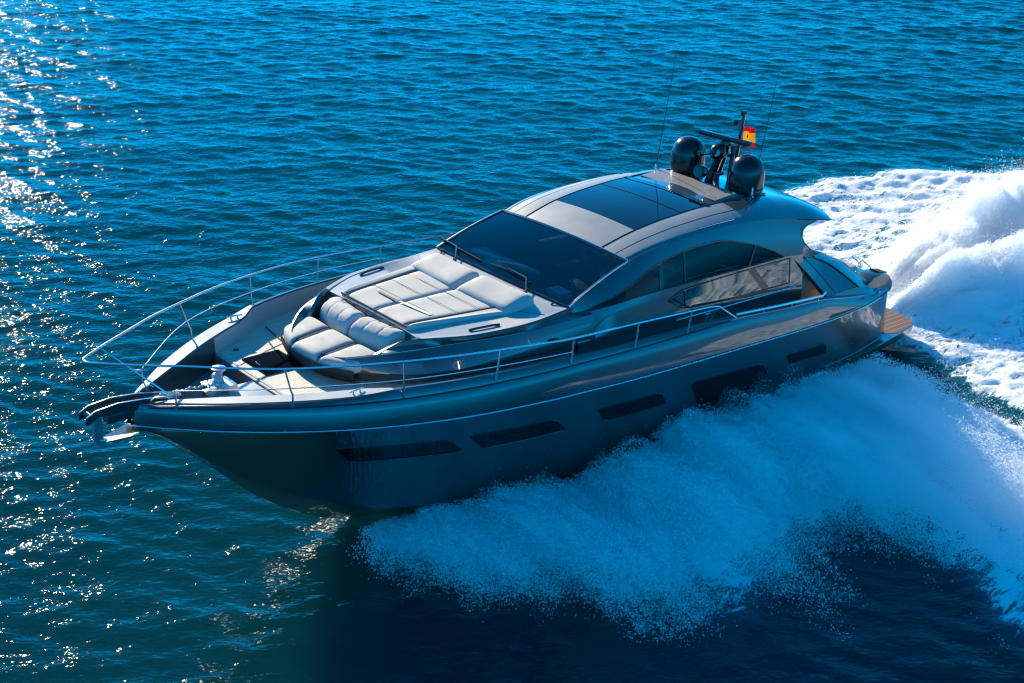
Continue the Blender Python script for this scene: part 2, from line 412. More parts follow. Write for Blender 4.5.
# aerated water: green-blue where bubbles are mixed in
aer = n.nodes.new('ShaderNodeMix'); aer.data_type = 'RGBA'
ar = n.nodes.new('ShaderNodeMapRange'); ar.inputs['From Max'].default_value = .8; ar.inputs['To Max'].default_value = .8; L(fa.outputs['Fac'], ar.inputs['Value'])
L(ar.outputs[0], aer.inputs[0]); aer.inputs[6].default_value = (.0014, .034, .043, 1); aer.inputs[7].default_value = (.01, .16, .20, 1)
L(aer.outputs[2], b.inputs['Base Color'])
fo = n.nodes.new('ShaderNodeBsdfPrincipled'); set_in(fo, base=(.84, .87, .89), rough=.8, spec=.2)
bp3 = n.nodes.new('ShaderNodeBump'); bp3.inputs['Strength'].default_value = .8; bp3.inputs['Distance'].default_value = .035
f2 = noise(9, 6, mp2.outputs[0], .7, .4); L(f2.outputs['Fac'], bp3.inputs['Height']); L(bp3.outputs[0], fo.inputs['Normal'])
mx = n.nodes.new('ShaderNodeMixShader'); L(gt.outputs[0], mx.inputs[0]); L(b.outputs[0], mx.inputs[1]); L(fo.outputs[0], mx.inputs[2])
L(mx.outputs[0], n.nodes['Material Output'].inputs['Surface'])
me.materials.append(m)
# ------------------------------------------------------------------ the yacht (boat frame: X forward, Y to port, Z up)
yacht = bpy.data.objects.new('motor_yacht', None); COL.objects.link(yacht)
R3 = Matrix(((-0.75148186, 0.65724266, 0.05750733), (-0.6565609, -0.75356375, 0.03270253), (0.06482894, -0.0131817, 0.99780933)))
yacht.matrix_world = Matrix.Translation((BX, BY, .2)) @ R3.to_4x4()
tag(yacht, 'sleek grey motor yacht speeding through the sea with spray along its side', 'motor yacht')
Y_ = yacht

rub_y = pchip([1.5,1.9,2.4,3.2,4.5,7,10,12.8,14.5,16.28,17.2,18.03,19.0,19.6,19.95,20.2],[2.25,2.5,2.66,2.84,2.98,3.10,3.13,3.09,2.94,2.54,2.20,1.78,1.14,.64,.32,.03])
rub_z = pchip([1.5,2,3.2,4.5,7.4,11.6,12.6,15.5,17.7,19.1,20.2],[1.98,1.98,2.0,2.03,2.16,2.31,2.37,2.48,2.55,2.58,2.60])
top_y = pchip([1.5,1.9,2.4,3.2,5,8.1,11.1,12.83,14.53,16.28,17.2,18.03,19.0,19.6,19.95,20.12],[2.12,2.36,2.52,2.70,2.88,2.97,3.0,2.99,2.83,2.45,2.11,1.70,1.08,.59,.28,.03])
top_z = pchip([1.5,2.6,4.1,5,6.5,8.1,9.6,11.1,12.8,14.5,18,19.6,20.2],[2.08,2.12,2.36,2.53,2.66,2.80,2.83,2.87,2.93,2.96,2.98,2.95,2.92])
chine_y = pchip([1.5,4,6,10,12,14,16,16.8,17.55,18.2,18.86,19.6,20.2],[2.45,2.6,2.62,2.42,2.15,1.75,1.2,.92,.62,.38,.17,.04,.02])
chine_z = pchip([1.5,6,10,12,14,16,16.8,17.55,18.2,18.86,19.6,20.2],[-.42,-.42,-.38,-.30,-.12,.2,.42,.72,1.1,1.62,2.23,2.585])
keel_z = pchip([1.5,10,14,16.1,16.79,17.55,18.2,18.86,19.61,20.2],[-1.2,-1.2,-1.0,-.6,-.24,.27,.86,1.54,2.2,2.57])
flare = pchip([1.5,10,14,17,19],[.75,.9,1.15,1.35,1.3])
def hull_y(X, Z):
    t = np.clip((Z-chine_z(X))/(rub_z(X)-chine_z(X)), 0, 1)
    return chine_y(X)+(rub_y(X)-chine_y(X))*t**flare(X)

def stations(lo, hi, n): return np.linspace(lo, hi, n)
# --- hull shell
hx = np.concatenate([[1.5, 1.6, 1.75, 1.9, 2.1, 2.4, 2.8], np.arange(3.2, 16, .4), np.arange(16, 20.2, .15), [20.2]])
sec = []
for x in hx:
    zc, zr, zk, yc = chine_z(x), rub_z(x), keel_z(x), chine_y(x)
    row = [(x, 0, zk), (x, yc*.5, zk+(zc-zk)*.48), (x, yc-.03, zc-.02), (x, yc+.01, zc+.03)]
    for t in np.linspace(.05, 1, 12):
        z = zc+(zr-zc)*t
        row.append((x, float(hull_y(x, z)), z))
    sec.append(row)
sec = np.array(sec)
hb = MB().grid(sec)
n_ = sec.shape[1]
hb.add(np.vstack([sec[0], sec[0][::-1]*[1, -1, 1]]), [tuple(range(2*n_))])   # transom
hb.v += [(x, -y, z) for x, y, z in hb.v[:len(hx)*n_]]
o_ = len(hx)*n_+2*n_
hb.f += [tuple(i+o_ for i in f)[::-1] for f in hb.f[:(len(hx)-1)*(n_-1)]]
hull = hb.build('hull', M_paint, Y_, sharp=28)

# --- rub rail along the knuckle
for sg in (1, -1):
    xsr = np.concatenate([np.arange(2.45, 18, .4), np.arange(18, 20.2, .12), [20.21]])
    MB().tube([(x, sg*(float(rub_y(x))+.012), float(rub_z(x))) for x in xsr], .017, 6).build('rub_rail', M_steel, hull)
# stem guard: bright strip down the bow
MB().tube([(20.22, 0, 2.6), (19.63, 0, 2.19), (18.87, 0, 1.52), (17.56, 0, .25), (16.8, 0, -.26)], [.02, .017, .012, .01, .01], 6).build('stem_strip', M_steel, hull)

# --- hull windows, sunk dark panes that follow the topside
def hull_patch(quad, sg, lift, nu=14, nv=5, round_=.12):
    A, Bq, Cq, D = [np.array(q) for q in quad]     # upper fwd, upper aft, lower aft, lower fwd (X, Z)
    P = []
    for i in range(nu+1):
        u = i/nu; row = []
        # rounded corners: shrink the height near the ends
        e = min(u, 1-u)*np.linalg.norm(A-Bq); c = 1-(0 if e > round_ else .16*(1-math.sqrt(max(0, 1-(1-e/round_)**2))))
        for j in range(nv+1):
            v = .5+(j/nv-.5)*c
            p = (A*(1-u)+Bq*u)*(1-v)+(D*(1-u)+Cq*u)*v
            row.append((p[0], sg*(float(hull_y(p[0], p[1]))+lift), p[1]))
        P.append(row)
    return np.array(P)
W5 = [([17.17, 1.933], [15.165, 1.817], [14.732, 1.437], [16.776, 1.506]), ([14.796, 1.85], [12.978, 1.799], [12.559, 1.427], [14.341, 1.398]),
      ([11.947, 1.762], [10.239, 1.697], [9.959, 1.351], [11.617, 1.376]), ([9.395, 1.698], [7.089, 1.56], [6.543, .953], [8.636, .676]),
      ([6.247, 1.542], [4.755, 1.44], [4.634, 1.166], [5.999, 1.253])]
for q in W5:
    for sg in (1, -1):
        P = hull_patch(q, sg, .006)
        w = MB().grid(P).build('hull_window', M_port, hull)
        edge = list(P[:, 0])+list(P[-1, 1:])+list(P[-2::-1, -1])+list(P[0, -2:0:-1])
        edge.append(edge[0])
        MB().tube(edge, .011, 5, cap=False).build('window_frame', M_black, w)

# --- bulwark: outer band above the rub rail, cap and inner face
cap_w = pchip([1.5, 8, 14, 16.3, 16.9, 18.6, 19.5, 20.1], [.14, .14, .15, .17, .40, .42, .28, .02])
cap_h = pchip([1.5, 5, 8.2, 9, 12, 16.3, 17, 20.1], [.0, .0, .01, .05, .10, .14, .08, .04])
def deck_z(x): return float(np.interp(x, [1.5, 5.6, 8, 12, 17.7], [2.02, 2.36, 2.56, 2.70, 2.75]))
bx = np.concatenate([[1.5, 1.6, 1.75, 1.9, 2.1, 2.4, 2.8], np.arange(3.2, 17.6, .3), [17.69, 17.71], np.arange(17.9, 20.1, .12), [20.12]])
rows = []
for x in bx:
    yr, zr, yt, zt, w, h = float(rub_y(x)), float(rub_z(x)), float(top_y(x)), float(top_z(x)), float(cap_w(x)), float(cap_h(x))
    w = min(w, yt*.8); zd = deck_z(x) if x <= 17.7 else 2.47
    c0 = max(yt-.06, yt*.7)
    rows.append([(x, yr-.01, zr+.02), (x, yr*.75+yt*.25+.006, zr+(zt-zr)*.3), (x, yr*.4+yt*.6+.004, zr+(zt-zr)*.66), (x, yt+.008, zt-.03), (x, yt-.008, zt-.012), (x, yt-.01, zt+.004),
                 (x, c0, zt+h*.75+.012), (x, max(c0-.03, yt*.6), zt+h+.014), (x, yt-w+.02, zt+h+.014), (x, yt-w, zt+h), (x, max(yt-w-.05, .005), min(zd, zt)-.03)])
rows = np.array(rows)
bw = MB().grid(rows)
bw.mirror()
bul = bw.build('bulwark', M_paint, Y_, sharp=30)
M_cap = M_gel
for sg in (1, -1):   # pale gunwale cap on the foredeck and inner lining
    sel = [k for k, x in enumerate(bx) if x > 16.35 and x < 19.75]
    P = [[(r[7][0], sg*r[7][1], r[7][2]+.006), (r[8][0], sg*r[8][1], r[8][2]+.006)] for r in rows[sel]]
    MB().grid(np.array(P), flip=sg < 0).build('gunwale_cap', M_gel, bul)
    sel = [k for k, x in enumerate(bx) if 8.5 < x < 17.7]
    P = [[(r[9][0], sg*(r[9][1]-.006), r[9][2]-.012), (r[10][0], sg*(r[10][1]-.006), r[10][2]+.02)] for r in rows[sel]]
    MB().grid(np.array(P), flip=sg > 0).build('inner_lining', M_gel, bul)
    # dark joint line at the rail bases
    MB().tube([(x, sg*(float(top_y(x))-.002), float(top_z(x))-.008) for x in bx if 8.2 < x < 20], .012, 5).build('joint_seal', M_rubber, bul)
    # fairlead / cleat recess
    cx = 16.95; cy = float(top_y(cx))-.22
    cl = MB()
    for dx in (-.07, .07): cl.tube([(cx+dx, sg*cy, float(top_z(cx))+.08), (cx+dx, sg*cy, float(top_z(cx))+.15)], .018, 8)
    cl.tube([(cx-.16, sg*(cy-.02), float(top_z(cx))+.155), (cx, sg*cy, float(top_z(cx))+.16), (cx+.16, sg*(cy+.02), float(top_z(cx))+.155)], [.012, .02, .012], 8)
    cl.build('mooring_cleat', M_steel, bul)
# transom closing wall above the rub rail
tr = MB()
r0 = rows[0]
tr.add(np.vstack([r0, r0[::-1]*[1, -1, 1]]), [tuple(range(2*len(r0)))])
tr.build('transom', M_paint, Y_)
# dark strips above the rub rail aft, painting the shadow in the air intakes, and the small dark vent
for sg in (1, -1):
    P = []
    for u in np.linspace(0, 1, 12):
        x = 4.85+(3.2-4.85)*u
        zb_ = float(rub_z(x))+.045; zt_ = zb_+.03+.10*min(1, u*6)
        def by(x, z):
            t = (z-float(rub_z(x)))/(float(top_z(x))-float(rub_z(x)))
            return float(rub_y(x))+(float(top_y(x))-float(rub_y(x)))*t+.010
        P.append([(x, sg*by(x, zb_), zb_), (x, sg*by(x, zt_), zt_)])
    MB().grid(np.array(P), flip=sg < 0).build('air_intake_shade', M_rubber, bul)

# --- decks
def strip_deck(x0, x1, n, yfun, zfun, name, mat, parent=Y_, ny=9):
    P = []
    for x in np.linspace(x0, x1, n):
        y = yfun(x); P.append([(x, y*v, zfun(x)) for v in np.linspace(-1, 1, ny)])
    return MB().grid(np.array(P)).build(name, mat, parent)
deck = strip_deck(5.2, 17.7, 60, lambda x: max(.02, float(top_y(x))-float(cap_w(x))-.03), deck_z, 'teak_deck', M_teak)
# nib that closes the teak over the anchor locker, with a dark lip
yw = float(top_y(17.7))-float(cap_w(17.7))-.06
MB().box((17.715, 0, 2.61), (.03, 2*yw, .28)).build('locker_step', M_mid, deck, smooth=False)
MB().box((17.64, 0, 2.757), (.05, 2*yw-.06, .006)).build('deck_lip', M_gel, deck, smooth=False)
# crosswise seam and the two side panels of the foredeck
for sg in (1, -1):
    MB().tube([(16.36, sg*1.30, 2.752), (16.25, sg*2.0, 2.752)], .012, 4).build('deck_seam', M_seam, deck)
    MB().lathe([(0, .012), (.05, .012), (.055, 0)], (17.3, sg*1.35, 2.752), 14).build('deck_filler', M_black, deck)
# square hatch let into the foredeck
hb_ = MB().box((17.05, -.48, 2.765), (.74, .80, .03))
ht = hb_.build('deck_hatch', M_hatch, Y_, bevel=.01)
hf = MB()
for a, b_ in (((16.66, -.9), (17.44, -.9)), ((17.44, -.9), (17.44, -.06)), ((17.44, -.06), (16.66, -.06)), ((16.66, -.06), (16.66, -.9))):
    hf.tube([(*a, 2.758), (*b_, 2.758)], .016, 5)
hf.build('hatch_frame', M_black, ht)
MB().tube([(17.3, -.62, 2.785), (17.34, -.6, 2.80), (17.36, -.52, 2.80), (17.34, -.45, 2.785)], .01, 6).build('hatch_handle', M_steel, ht)

# --- anchor locker, windlass, chain, roller and anchor
lk = strip_deck(17.72, 19.75, 20, lambda x: max(.02, float(top_y(x))-float(cap_w(x))-.03), lambda x: 2.49, 'anchor_locker', M_mid)
MB().box((18.28, .50, 2.68), (.95, .95, .2)).build('locker_lid', M_gel, lk, bevel=.01)
wl = MB()
wl.box((18.45, 0, 2.84), (.5, .42, .12))
wl.build('windlass', M_steel, Y_, bevel=.03)
wlo = bpy.data.objects['windlass']
MB().lathe([(0, .0), (.13, .0), (.13, .05), (.075, .09), (.07, .2), (.10, .25), (.13, .27), (.13, .30), (.05, .33), (0, .33)], (18.45, 0, 2.88), 20).build('capstan', M_steel, wlo)
MB().tube([(18.35, -.30, 2.86), (18.35, .32, 2.86)], [.1, .1], 14).build('gypsy', M_steel, wlo)
MB().box((18.75, .18, 2.84), (.2, .14, .14)).build('motor_box', M_steel, wlo, bevel=.02)
ch = MB()
for k in range(26):
    u = k/25; c = Vector((18.55+u*1.0, .03*math.sin(k), 2.90+u*.06))
    lk_ = []
    for a in np.linspace(0, 2*np.pi, 10):
        q = Vector((.034*math.cos(a), .02*math.sin(a), 0)); 
        if k % 2: q = Vector((q.x, 0, q.y))
        lk_.append(tuple(c+q))
    ch.tube(lk_, .009, 5, cap=False)
ch.build('anchor_chain', M_steel, Y_)
ar_ = MB()
for s in (-.13, .13):
    prof = [(19.35, 2.90), (19.9, 3.02), (20.4, 3.07), (20.8, 3.03), (20.96, 2.95), (20.97, 2.82), (20.85, 2.86), (20.75, 2.93), (20.35, 2.90), (19.9, 2.84), (19.35, 2.78)]
    ar_.prism([(x, s-.015, z) for x, z in prof], (0, .03, 0))
rol = ar_.build('bow_roller', M_dark, Y_, smooth=False)
for s in (-.13, .13): MB().tube([(x, s, z+.005) for x, z in [(19.35, 2.90), (19.9, 3.02), (20.4, 3.07), (20.8, 3.03), (20.95, 2.95)]], .013, 6).build('roller_edge', M_steel, rol)
pl = [[(x, y, z) for y in (-.118, .118)] for x, z in [(19.2, 2.90), (19.9, 2.965), (20.4, 3.01), (20.72, 2.99), (20.9, 2.92)]]
MB().grid(np.array(pl)).build('roller_plate', M_bronze, rol)
MB().tube([(20.86, -.14, 2.93), (20.86, .14, 2.93)], .06, 12).build('roller_wheel', M_black, rol)
MB().box((20.3, 0, 2.80), (.55, .2, .16)).build('roller_bracket', M_dark, rol, bevel=.02)
for s in (-.28, .28):
    MB().tube([(19.55, s, 2.99), (19.62, s, 3.05), (19.78, s*.8, 3.05), (19.86, s*.75, 3.0)], .012, 6).build('bow_cleat', M_steel, rol)
an = MB()
an.prism([(20.78, -.04, 2.92), (20.66, -.04, 2.92), (20.64, -.04, 2.46), (20.50, -.04, 2.38), (20.74, -.04, 2.36), (20.80, -.04, 2.48)], (0, .08, 0))
# plough flukes
an.add([(20.80, 0, 2.46), (20.62, .09, 2.42), (20.10, .24, 2.47), (19.98, 0, 2.38), (20.10, -.24, 2.47), (20.62, -.09, 2.42), (20.4, 0, 2.29)],
       [(0, 1, 6), (1, 2, 6), (2, 3, 6), (3, 4, 6), (4, 5, 6), (5, 0, 6), (0, 5, 4, 3, 2, 1)])
an.build('anchor', M_steel, Y_, smooth=False)

# --- bow rails
rail_pts = np.array([(20.86, 0, 3.90), (20.83, .10, 3.90), (20.6, .27, 3.89), (20.2, .55, 3.87), (19.6, .93, 3.84), (18.95, 1.35, 3.80), (18.22, 1.74, 3.75), (17.3, 2.14, 3.72), (16.31, 2.46, 3.68), (15.4, 2.69, 3.64),
    (14.47, 2.84, 3.59), (13.6, 2.93, 3.53), (12.81, 2.98, 3.47), (11.11, 3.0, 3.40), (9.59, 3.0, 3.31), (9.0, 2.99, 3.27), (8.75, 2.985, 3.22), (8.14, 2.97, 2.83)])
def smooth_poly(P, n=6):
    P = np.array(P, float); out = []
    for i in range(len(P)-1):
        p0, p1, p2, p3 = P[max(i-1, 0)], P[i], P[i+1], P[min(i+2, len(P)-1)]
        for t in np.arange(n)/n:
            out.append(.5*((2*p1)+(-p0+p2)*t+(2*p0-5*p1+4*p2-p3)*t*t+(-p0+3*p1-3*p2+p3)*t**3))
    out.append(P[-1]); return np.array(out)
rail = bpy.data.objects.new('bow_rail', None); COL.objects.link(rail); rail.parent = Y_
mir = np.array([1, -1, 1])
full = np.vstack([(smooth_poly(rail_pts[:-3], 4)*mir)[::-1], smooth_poly(rail_pts[:-3], 4)[1:]])
MB().tube([tuple(p) for p in full]+[tuple(p) for p in rail_pts[-3:]], .021, 8).build('top_rail', M_steel, rail)
MB().tube([tuple(p*mir) for p in rail_pts[-4:]], .021, 8).build('top_rail', M_steel, rail)
st = [(19.59, (19.72, .80, 3.845)), (18.03, (18.22, 1.74, 3.75)), (16.28, (16.31, 2.46, 3.68)), (14.53, (14.47, 2.84, 3.59)), (12.83, (12.81, 2.98, 3.47)), (11.15, (11.11, 3.0, 3.40)), (9.64, (9.59, 3.0, 3.31))]
for sg in (1, -1):
    for k, (xb, t) in enumerate(st):
        b0 = Vector((xb, sg*(float(top_y(xb))-.01), float(top_z(xb))-.01)); t = Vector((t[0], sg*t[1], t[2]))
        if k == 0: pts = [b0, b0+Vector((0, 0, .26)), Vector((19.75, sg*.52, 3.27)), Vector((20.40, sg*-.40, 3.875))]
        elif k == 1: pts = [b0, b0+Vector((0, 0, .25)), b0+Vector((.03, 0, .3)), t]
        else: pts = [b0, t]
        MB().tube([tuple(p) for p in pts], .017, 7).build('stanchion', M_steel, rail)
    mid = [(19.59, .56, 3.25)]+[tuple(.5*np.array(t)+.5*np.array((xb, float(top_y(xb)), float(top_z(xb)))) ) for xb, t in st[1:5]]
    mid = smooth_poly(mid, 5)*np.array([1, sg, 1])
    MB().tube([tuple(p) for p in mid], .009, 6).build('mid_rail', M_steel, rail)
# ------------------------------------------------------------------ coachroof (the raised trunk that carries the sun pad)
bul_y = pchip([16.62, 16.55, 16.44, 16.1, 15.4, 14.6, 13, 12, 11.5], [.05, .5, .87, 1.30, 1.84, 2.05, 2.27, 2.34, 2.36])
s1_y = pchip([16.62, 16.5, 16.3, 15.6, 14.6, 13, 12, 11.5], [.04, .70, .98, 1.46, 1.80, 2.13, 2.22, 2.24])
s1_z = pchip([16.62, 16.45, 15.6, 14.6, 13, 12, 11.5], [3.10, 3.16, 3.32, 3.37, 3.38, 3.42, 3.43])
k_y = pchip([16.62, 16.5, 16.3, 15.75, 15.0, 14.2, 13.08, 12.03, 11.5], [.03, .62, .90, 1.20, 1.62, 1.93, 2.05, 2.03, 2.02])
k_z = pchip([16.62, 16.3, 15.9, 15.7, 15.4, 15, 13, 12.03, 11.5], [3.09, 3.14, 3.22, 3.34, 3.49, 3.50, 3.51, 3.575, 3.60])
in_y = lambda x: float(k_y(x))-.10
in_z = pchip([16.62, 15.42, 15.34, 15.2, 13, 12.03, 11.5], [3.03, 3.05, 3.08, 3.47, 3.505, 3.57, 3.45])
tx = np.concatenate([np.arange(11.6, 15.4, .15), np.arange(15.4, 16.3, .06), np.arange(16.3, 16.63, .03)])
rows_t = []
for x in tx:
    b_, s_y, s_z, ky, kz = float(bul_y(x)), float(s1_y(x)), float(s1_z(x)), float(k_y(x)), float(k_z(x))
    b_ = max(b_, s_y+.01)
    iy, iz = max(.01, in_y(x)), float(in_z(x))
    rows_t.append([(x, max(.02, b_-.22), deck_z(x)-.02), (x, b_-.06, deck_z(x)+.08), (x, b_, deck_z(x)+.24), (x, b_*.6+s_y*.4+.02, (deck_z(x)+.24)*.45+s_z*.55), (x, s_y+.012, s_z-.02), (x, s_y, s_z+.006), (x, s_y-.03, s_z+.012),
                   (x, ky+.02, min(kz-.03, s_z+.06) if kz > s_z else kz), (x, ky+.012, kz-.012), (x, ky-.01, kz), (x, iy, iz+(kz-iz)*.9), (x, iy-.015 if iy > .05 else iy*.8, iz), (x, iy*.5, iz+.02), (x, 0, iz+.03)])
rt = np.array(rows_t)
tb = MB().grid(rt)
e_ = rt[-1]
tb.add(e_, [tuple(range(len(e_)))])
tb.mirror()
trunk = tb.build('coachroof', M_paint, Y_, sharp=25)
# pale non-slip top of the trunk beside the pad and in front of the windscreen
for sg in (1, -1):
    P = []
    for r in rt:
        if 11.95 < r[0][0] < 15.25:
            P.append([(r[k][0], sg*r[k][1], r[k][2]+.005) for k in (9, 10)]+[(r[0][0], sg*r[j][1], r[j][2]+.005) for j in (11, 12, 13)])
    MB().grid(np.array(P), flip=sg < 0).build('nonslip_top', M_gel, trunk)
    # flush grab handle and hatch seams on the coaming
    hz = 3.512
    def cz(x): return float(k_z(x))+.012
    MB().tube([(14.25, sg*1.70, cz(14.2)), (14.1, sg*1.74, cz(14.1)+.015), (13.75, sg*1.79, cz(13.8)+.015), (13.6, sg*1.80, cz(13.6))], .022, 7).build('grab_handle', M_black, trunk)
    MB().tube([(12.95, sg*1.42, 3.522), (12.6, sg*1.95, 3.538)], .007, 4).build('panel_seam', M_seam, trunk)
    MB().tube([(12.95, sg*1.42, 3.522), (12.35, sg*1.36, 3.565)], .007, 4).build('panel_seam', M_seam, trunk)
    MB().tube([(12.22, sg*1.70, 3.585), (12.12, sg*1.72, 3.61), (12.06, sg*1.80, 3.61), (12.10, sg*1.86, 3.59)], .016, 6).build('demister_vent', M_black, trunk)
    # pale tube that draws a long highlight along the trunk shoulder
    MB().tube([(x, sg*(float(s1_y(x))+.004), float(s1_z(x))+.004) for x in np.linspace(16.4, 13.2, 24)], .006, 5).build('shoulder_highlight', M_gel, trunk)
    MB().tube([(x, sg*(float(bul_y(x))+.012), deck_z(x)+.24) for x in np.linspace(12.4, 15.9, 20)], .010, 5).build('fender_line', M_rubber, trunk)
nl = MB().box((12.65, 2.335, 3.15), (.18, .07, .08)).build('nav_light', M_red, trunk, bevel=.015)

# --- upholstery of the foredeck lounge
def cushion(name, parent, top, bottom, fun, nu=16, nv=24, mat=M_cush):
    """fun(u, v) -> (x, y) and local thickness; rounded on all edges"""
    P = []
    for i in range(nu+1):
        row = []
        for j in range(nv+1):
            u = .5-.5*math.cos(math.pi*i/nu); v = .5-.5*math.cos(math.pi*j/nv)
            x, y, zb, th = fun(u, v)
            r = (max(0, 1-abs(2*u-1)**9)*max(0, 1-abs(2*v-1)**9))**.40
            row.append((x, y, zb+th*r))
        P.append(row)
    return MB().grid(np.array(P)).build(name, mat, parent, sharp=75)
pad = bpy.data.objects.new('sun_pad', None); COL.objects.link(pad); pad.parent = Y_
yo = lambda x: float(np.interp(x, [13.1, 15.2], [1.50, 1.02]))
yi = lambda x: float(np.interp(x, [13.1, 15.2], [1.22, .92]))
cols = [(lambda x: -yo(x), lambda x: -yi(x)-.012), (lambda x: -yi(x)+.012, lambda x: -.012), (lambda x: .012, lambda x: yi(x)-.012), (lambda x: yi(x)+.012, lambda x: yo(x))]
for k, (a, b_) in enumerate(cols):
    def fn(u, v, a=a, b_=b_, k=k):
        x = 13.05+(15.16-13.05)*u; y = a(x)+(b_(x)-a(x))*v
        q = 0
        if k in (1, 2):
            for g in (.22, .44, .66): q += math.exp(-((u-g)/.012)**2)
        return x, y, 3.49, .095-.016*q+.012*math.sin(3*v+2*u+k)
    c = cushion('pad_panel', pad, 0, 0, fn, 60, 16)
MB().box((14.1, 0, 3.525), (2.1, .03, .03)).build('seam_piping', M_seam, pad, smooth=False)
for sg in (1, -1):
    MB().tube([(13.1, sg*yi(13.1), 3.575), (15.12, sg*yi(15.12), 3.575)], .013, 5).build('seam_piping', M_seam, pad)
MB().tube([(15.17, -yo(15.2), 3.55), (15.17, yo(15.2), 3.55)], .02, 5).build('seam_piping', M_seam, pad)
for sg in (1, -1):
    for g in (.22, .44, .66):
        xg = 13.05+2.11*g
        MB().tube([(xg, sg*.03, 3.582), (xg, sg*yi(xg)*.5, 3.586), (xg, sg*(yi(xg)-.03), 3.582)], .0055, 4).build('quilting_seam', M_seamg, pad)
# straps across the pad
MB().add([(14.62, -.62, 3.592), (14.62, -.02, 3.60), (14.56, -.02, 3.60), (14.56, -.62, 3.592)], [(0, 1, 2, 3)]).build('pad_strap', M_seam, pad)
MB().add([(14.60, .02, 3.60), (14.52, .86, 3.592), (14.44, .86, 3.592), (14.54, .02, 3.60)], [(0, 1, 2, 3)]).build('pad_strap', M_white, pad)
# head bolsters at the windscreen end
for sg in (1, -1):
    P = []
    for j in range(25):
        v = j/24; row = []
        e = (1-abs(2*v-1)**12)**.35
        y = sg*(.015+1.50*v)
        for px, pz in [(13.26, 3.50), (13.24, 3.60), (13.12, 3.655), (12.92, 3.71), (12.74, 3.755), (12.62, 3.765), (12.54, 3.74), (12.50, 3.66), (12.48, 3.55), (12.50, 3.50)]:
            cx_ = 12.86; row.append((cx_+(px-cx_)*(.93+.07*e)-.06*v*v, y, 3.50+(pz-3.50)*e+.004*math.sin(9*v)))
        P.append(row)
    MB().grid(np.array(P), flip=sg < 0).build('head_bolster', M_cush, pad, sharp=60)
# pleated roll between the pad and the bench
for sg in (1, -1):
    P = []
    for j in range(49):
        v = j/48; y = sg*(.015+1.10*v); e = (1-abs(2*v-1)**14)**.4
        pl_ = 1-.04*sum(math.exp(-((v-g)/.018)**2) for g in (.34, .67))
        row = []
        for a in np.linspace(0, math.pi, 16):
            ca, sa = math.cos(a), math.sin(a)
            cc = np.sign(ca)*abs(ca)**.75; ss = abs(sa)**.7
            row.append((15.48+cc*.29*(.9+.1*e)*(pl_ if ca > -.3 else 1)-.14*v*v, y, 3.10+(.41 if ca < .2 else .38)*ss*e*(.5+.5*pl_)))
        P.append(row)
    MB().grid(np.array(P), flip=sg > 0).build('backrest_roll', M_cush, pad, sharp=70)
    for g in (.34, .67):
        MB().tube([(15.22, sg*(.015+1.10*g), 3.52), (15.36, sg*(.015+1.10*g), 3.53)], .012, 5).build('pleat_button', M_seam, pad)
# forward bench, three seats round the nose of the trunk
bench = bpy.data.objects.new('bow_bench', None); COL.objects.link(bench); bench.parent = Y_
for (ya, yb_) in ((-1.18, -.44), (-.42, .42), (.44, 1.18)):
    def fn(u, v, ya=ya, yb_=yb_):
        y0 = ya+(yb_-ya)*v
        xf = 16.74-.34*(abs(y0)/1.18)**2.4; x = 15.78+(xf-15.78)*u
        y = y0*(1.0-.04*u)
        return x, y, 3.02-.05*u, .20-.045*u+.015*math.sin(3*v)
    cushion('seat_cushion', bench, 0, 0, fn, 24, 18)
for y0 in (-.43, .43):
    MB().tube([(15.85, y0, 3.20), (16.2, y0*1.0, 3.19), (16.5, y0*.98, 3.15), (16.68, y0*.96, 3.08)], .013, 5).build('seam_piping', M_seam, bench)
bb = []
for y0 in np.linspace(-1.2, 1.2, 21):
    xf = 16.79-.36*(abs(y0)/1.18)**2.4
    bb.append([(xf, y0*.98, 3.03), (xf+.02, y0*.98, 2.96), (xf-.03, y0*.97, 2.84), (xf-.12, y0*.95, 2.76)])
MB().grid(np.array(bb)).build('bench_base', M_rubber, bench)

# ------------------------------------------------------------------ cabin sides with the crescent window opening
ws_lo, ws_hi = np.array([12.05, 2.02, 3.585]), np.array([10.37, 1.89, 4.15])
c_z = pchip([5.1, 5.5, 6.5, 7.5, 8.5, 9.6, 10.37], [4.16, 4.24, 4.38, 4.43, 4.41, 4.32, 4.15])
c_y = pchip([5.1, 6.5, 8, 9.5, 10.37], [2.00, 1.99, 1.98, 1.95, 1.89])
def c_edge(x):
    if x >= 10.37:
        t = (x-10.37)/(12.05-10.37); q = ws_hi*(1-t)+ws_lo*t; return q[1], q[2]
    return float(c_y(x)), float(c_z(x))
def side_y(x, z):
    cy, cz_ = c_edge(x); za = deck_z(x)-.02
    zs = [za, za+.26, 3.40, cz_]; ysv = [2.34, 2.37, 2.27 if x < 11 else 2.27-.22*(x-11)/1.05, cy]
    if cz_ < 3.62: zs[2] = min(3.40, cz_-.12)
    y = float(np.interp(z, zs, ysv))
    if zs[2] < z < zs[3]:
        t = (z-zs[2])/(zs[3]-zs[2]); y += .16*t*(1-t)*(zs[3]-zs[2])
    return y
wt = pchip([11.75, 11.3, 10.53, 9.63, 8.97, 8.4, 7.97, 7.13, 6.22, 5.82], [3.455, 3.55, 3.73, 4.04, 4.15, 4.19, 4.19, 4.03, 3.72, 3.52])
wb = pchip([11.75, 10.9, 9.64, 8.33, 7.1, 5.82], [3.445, 3.50, 3.535, 3.525, 3.51, 3.505])
cxs = np.concatenate([np.linspace(5.15, 5.8, 8), np.linspace(5.82, 11.75, 90), np.linspace(11.8, 12.05, 5)])
def low_split(x):
    if 5.82 <= x <= 11.75: return float(wb(x)), float(wt(x))
    z = 3.51 if x < 6 else min(3.447, c_edge(x)[1]-.06); return z, z
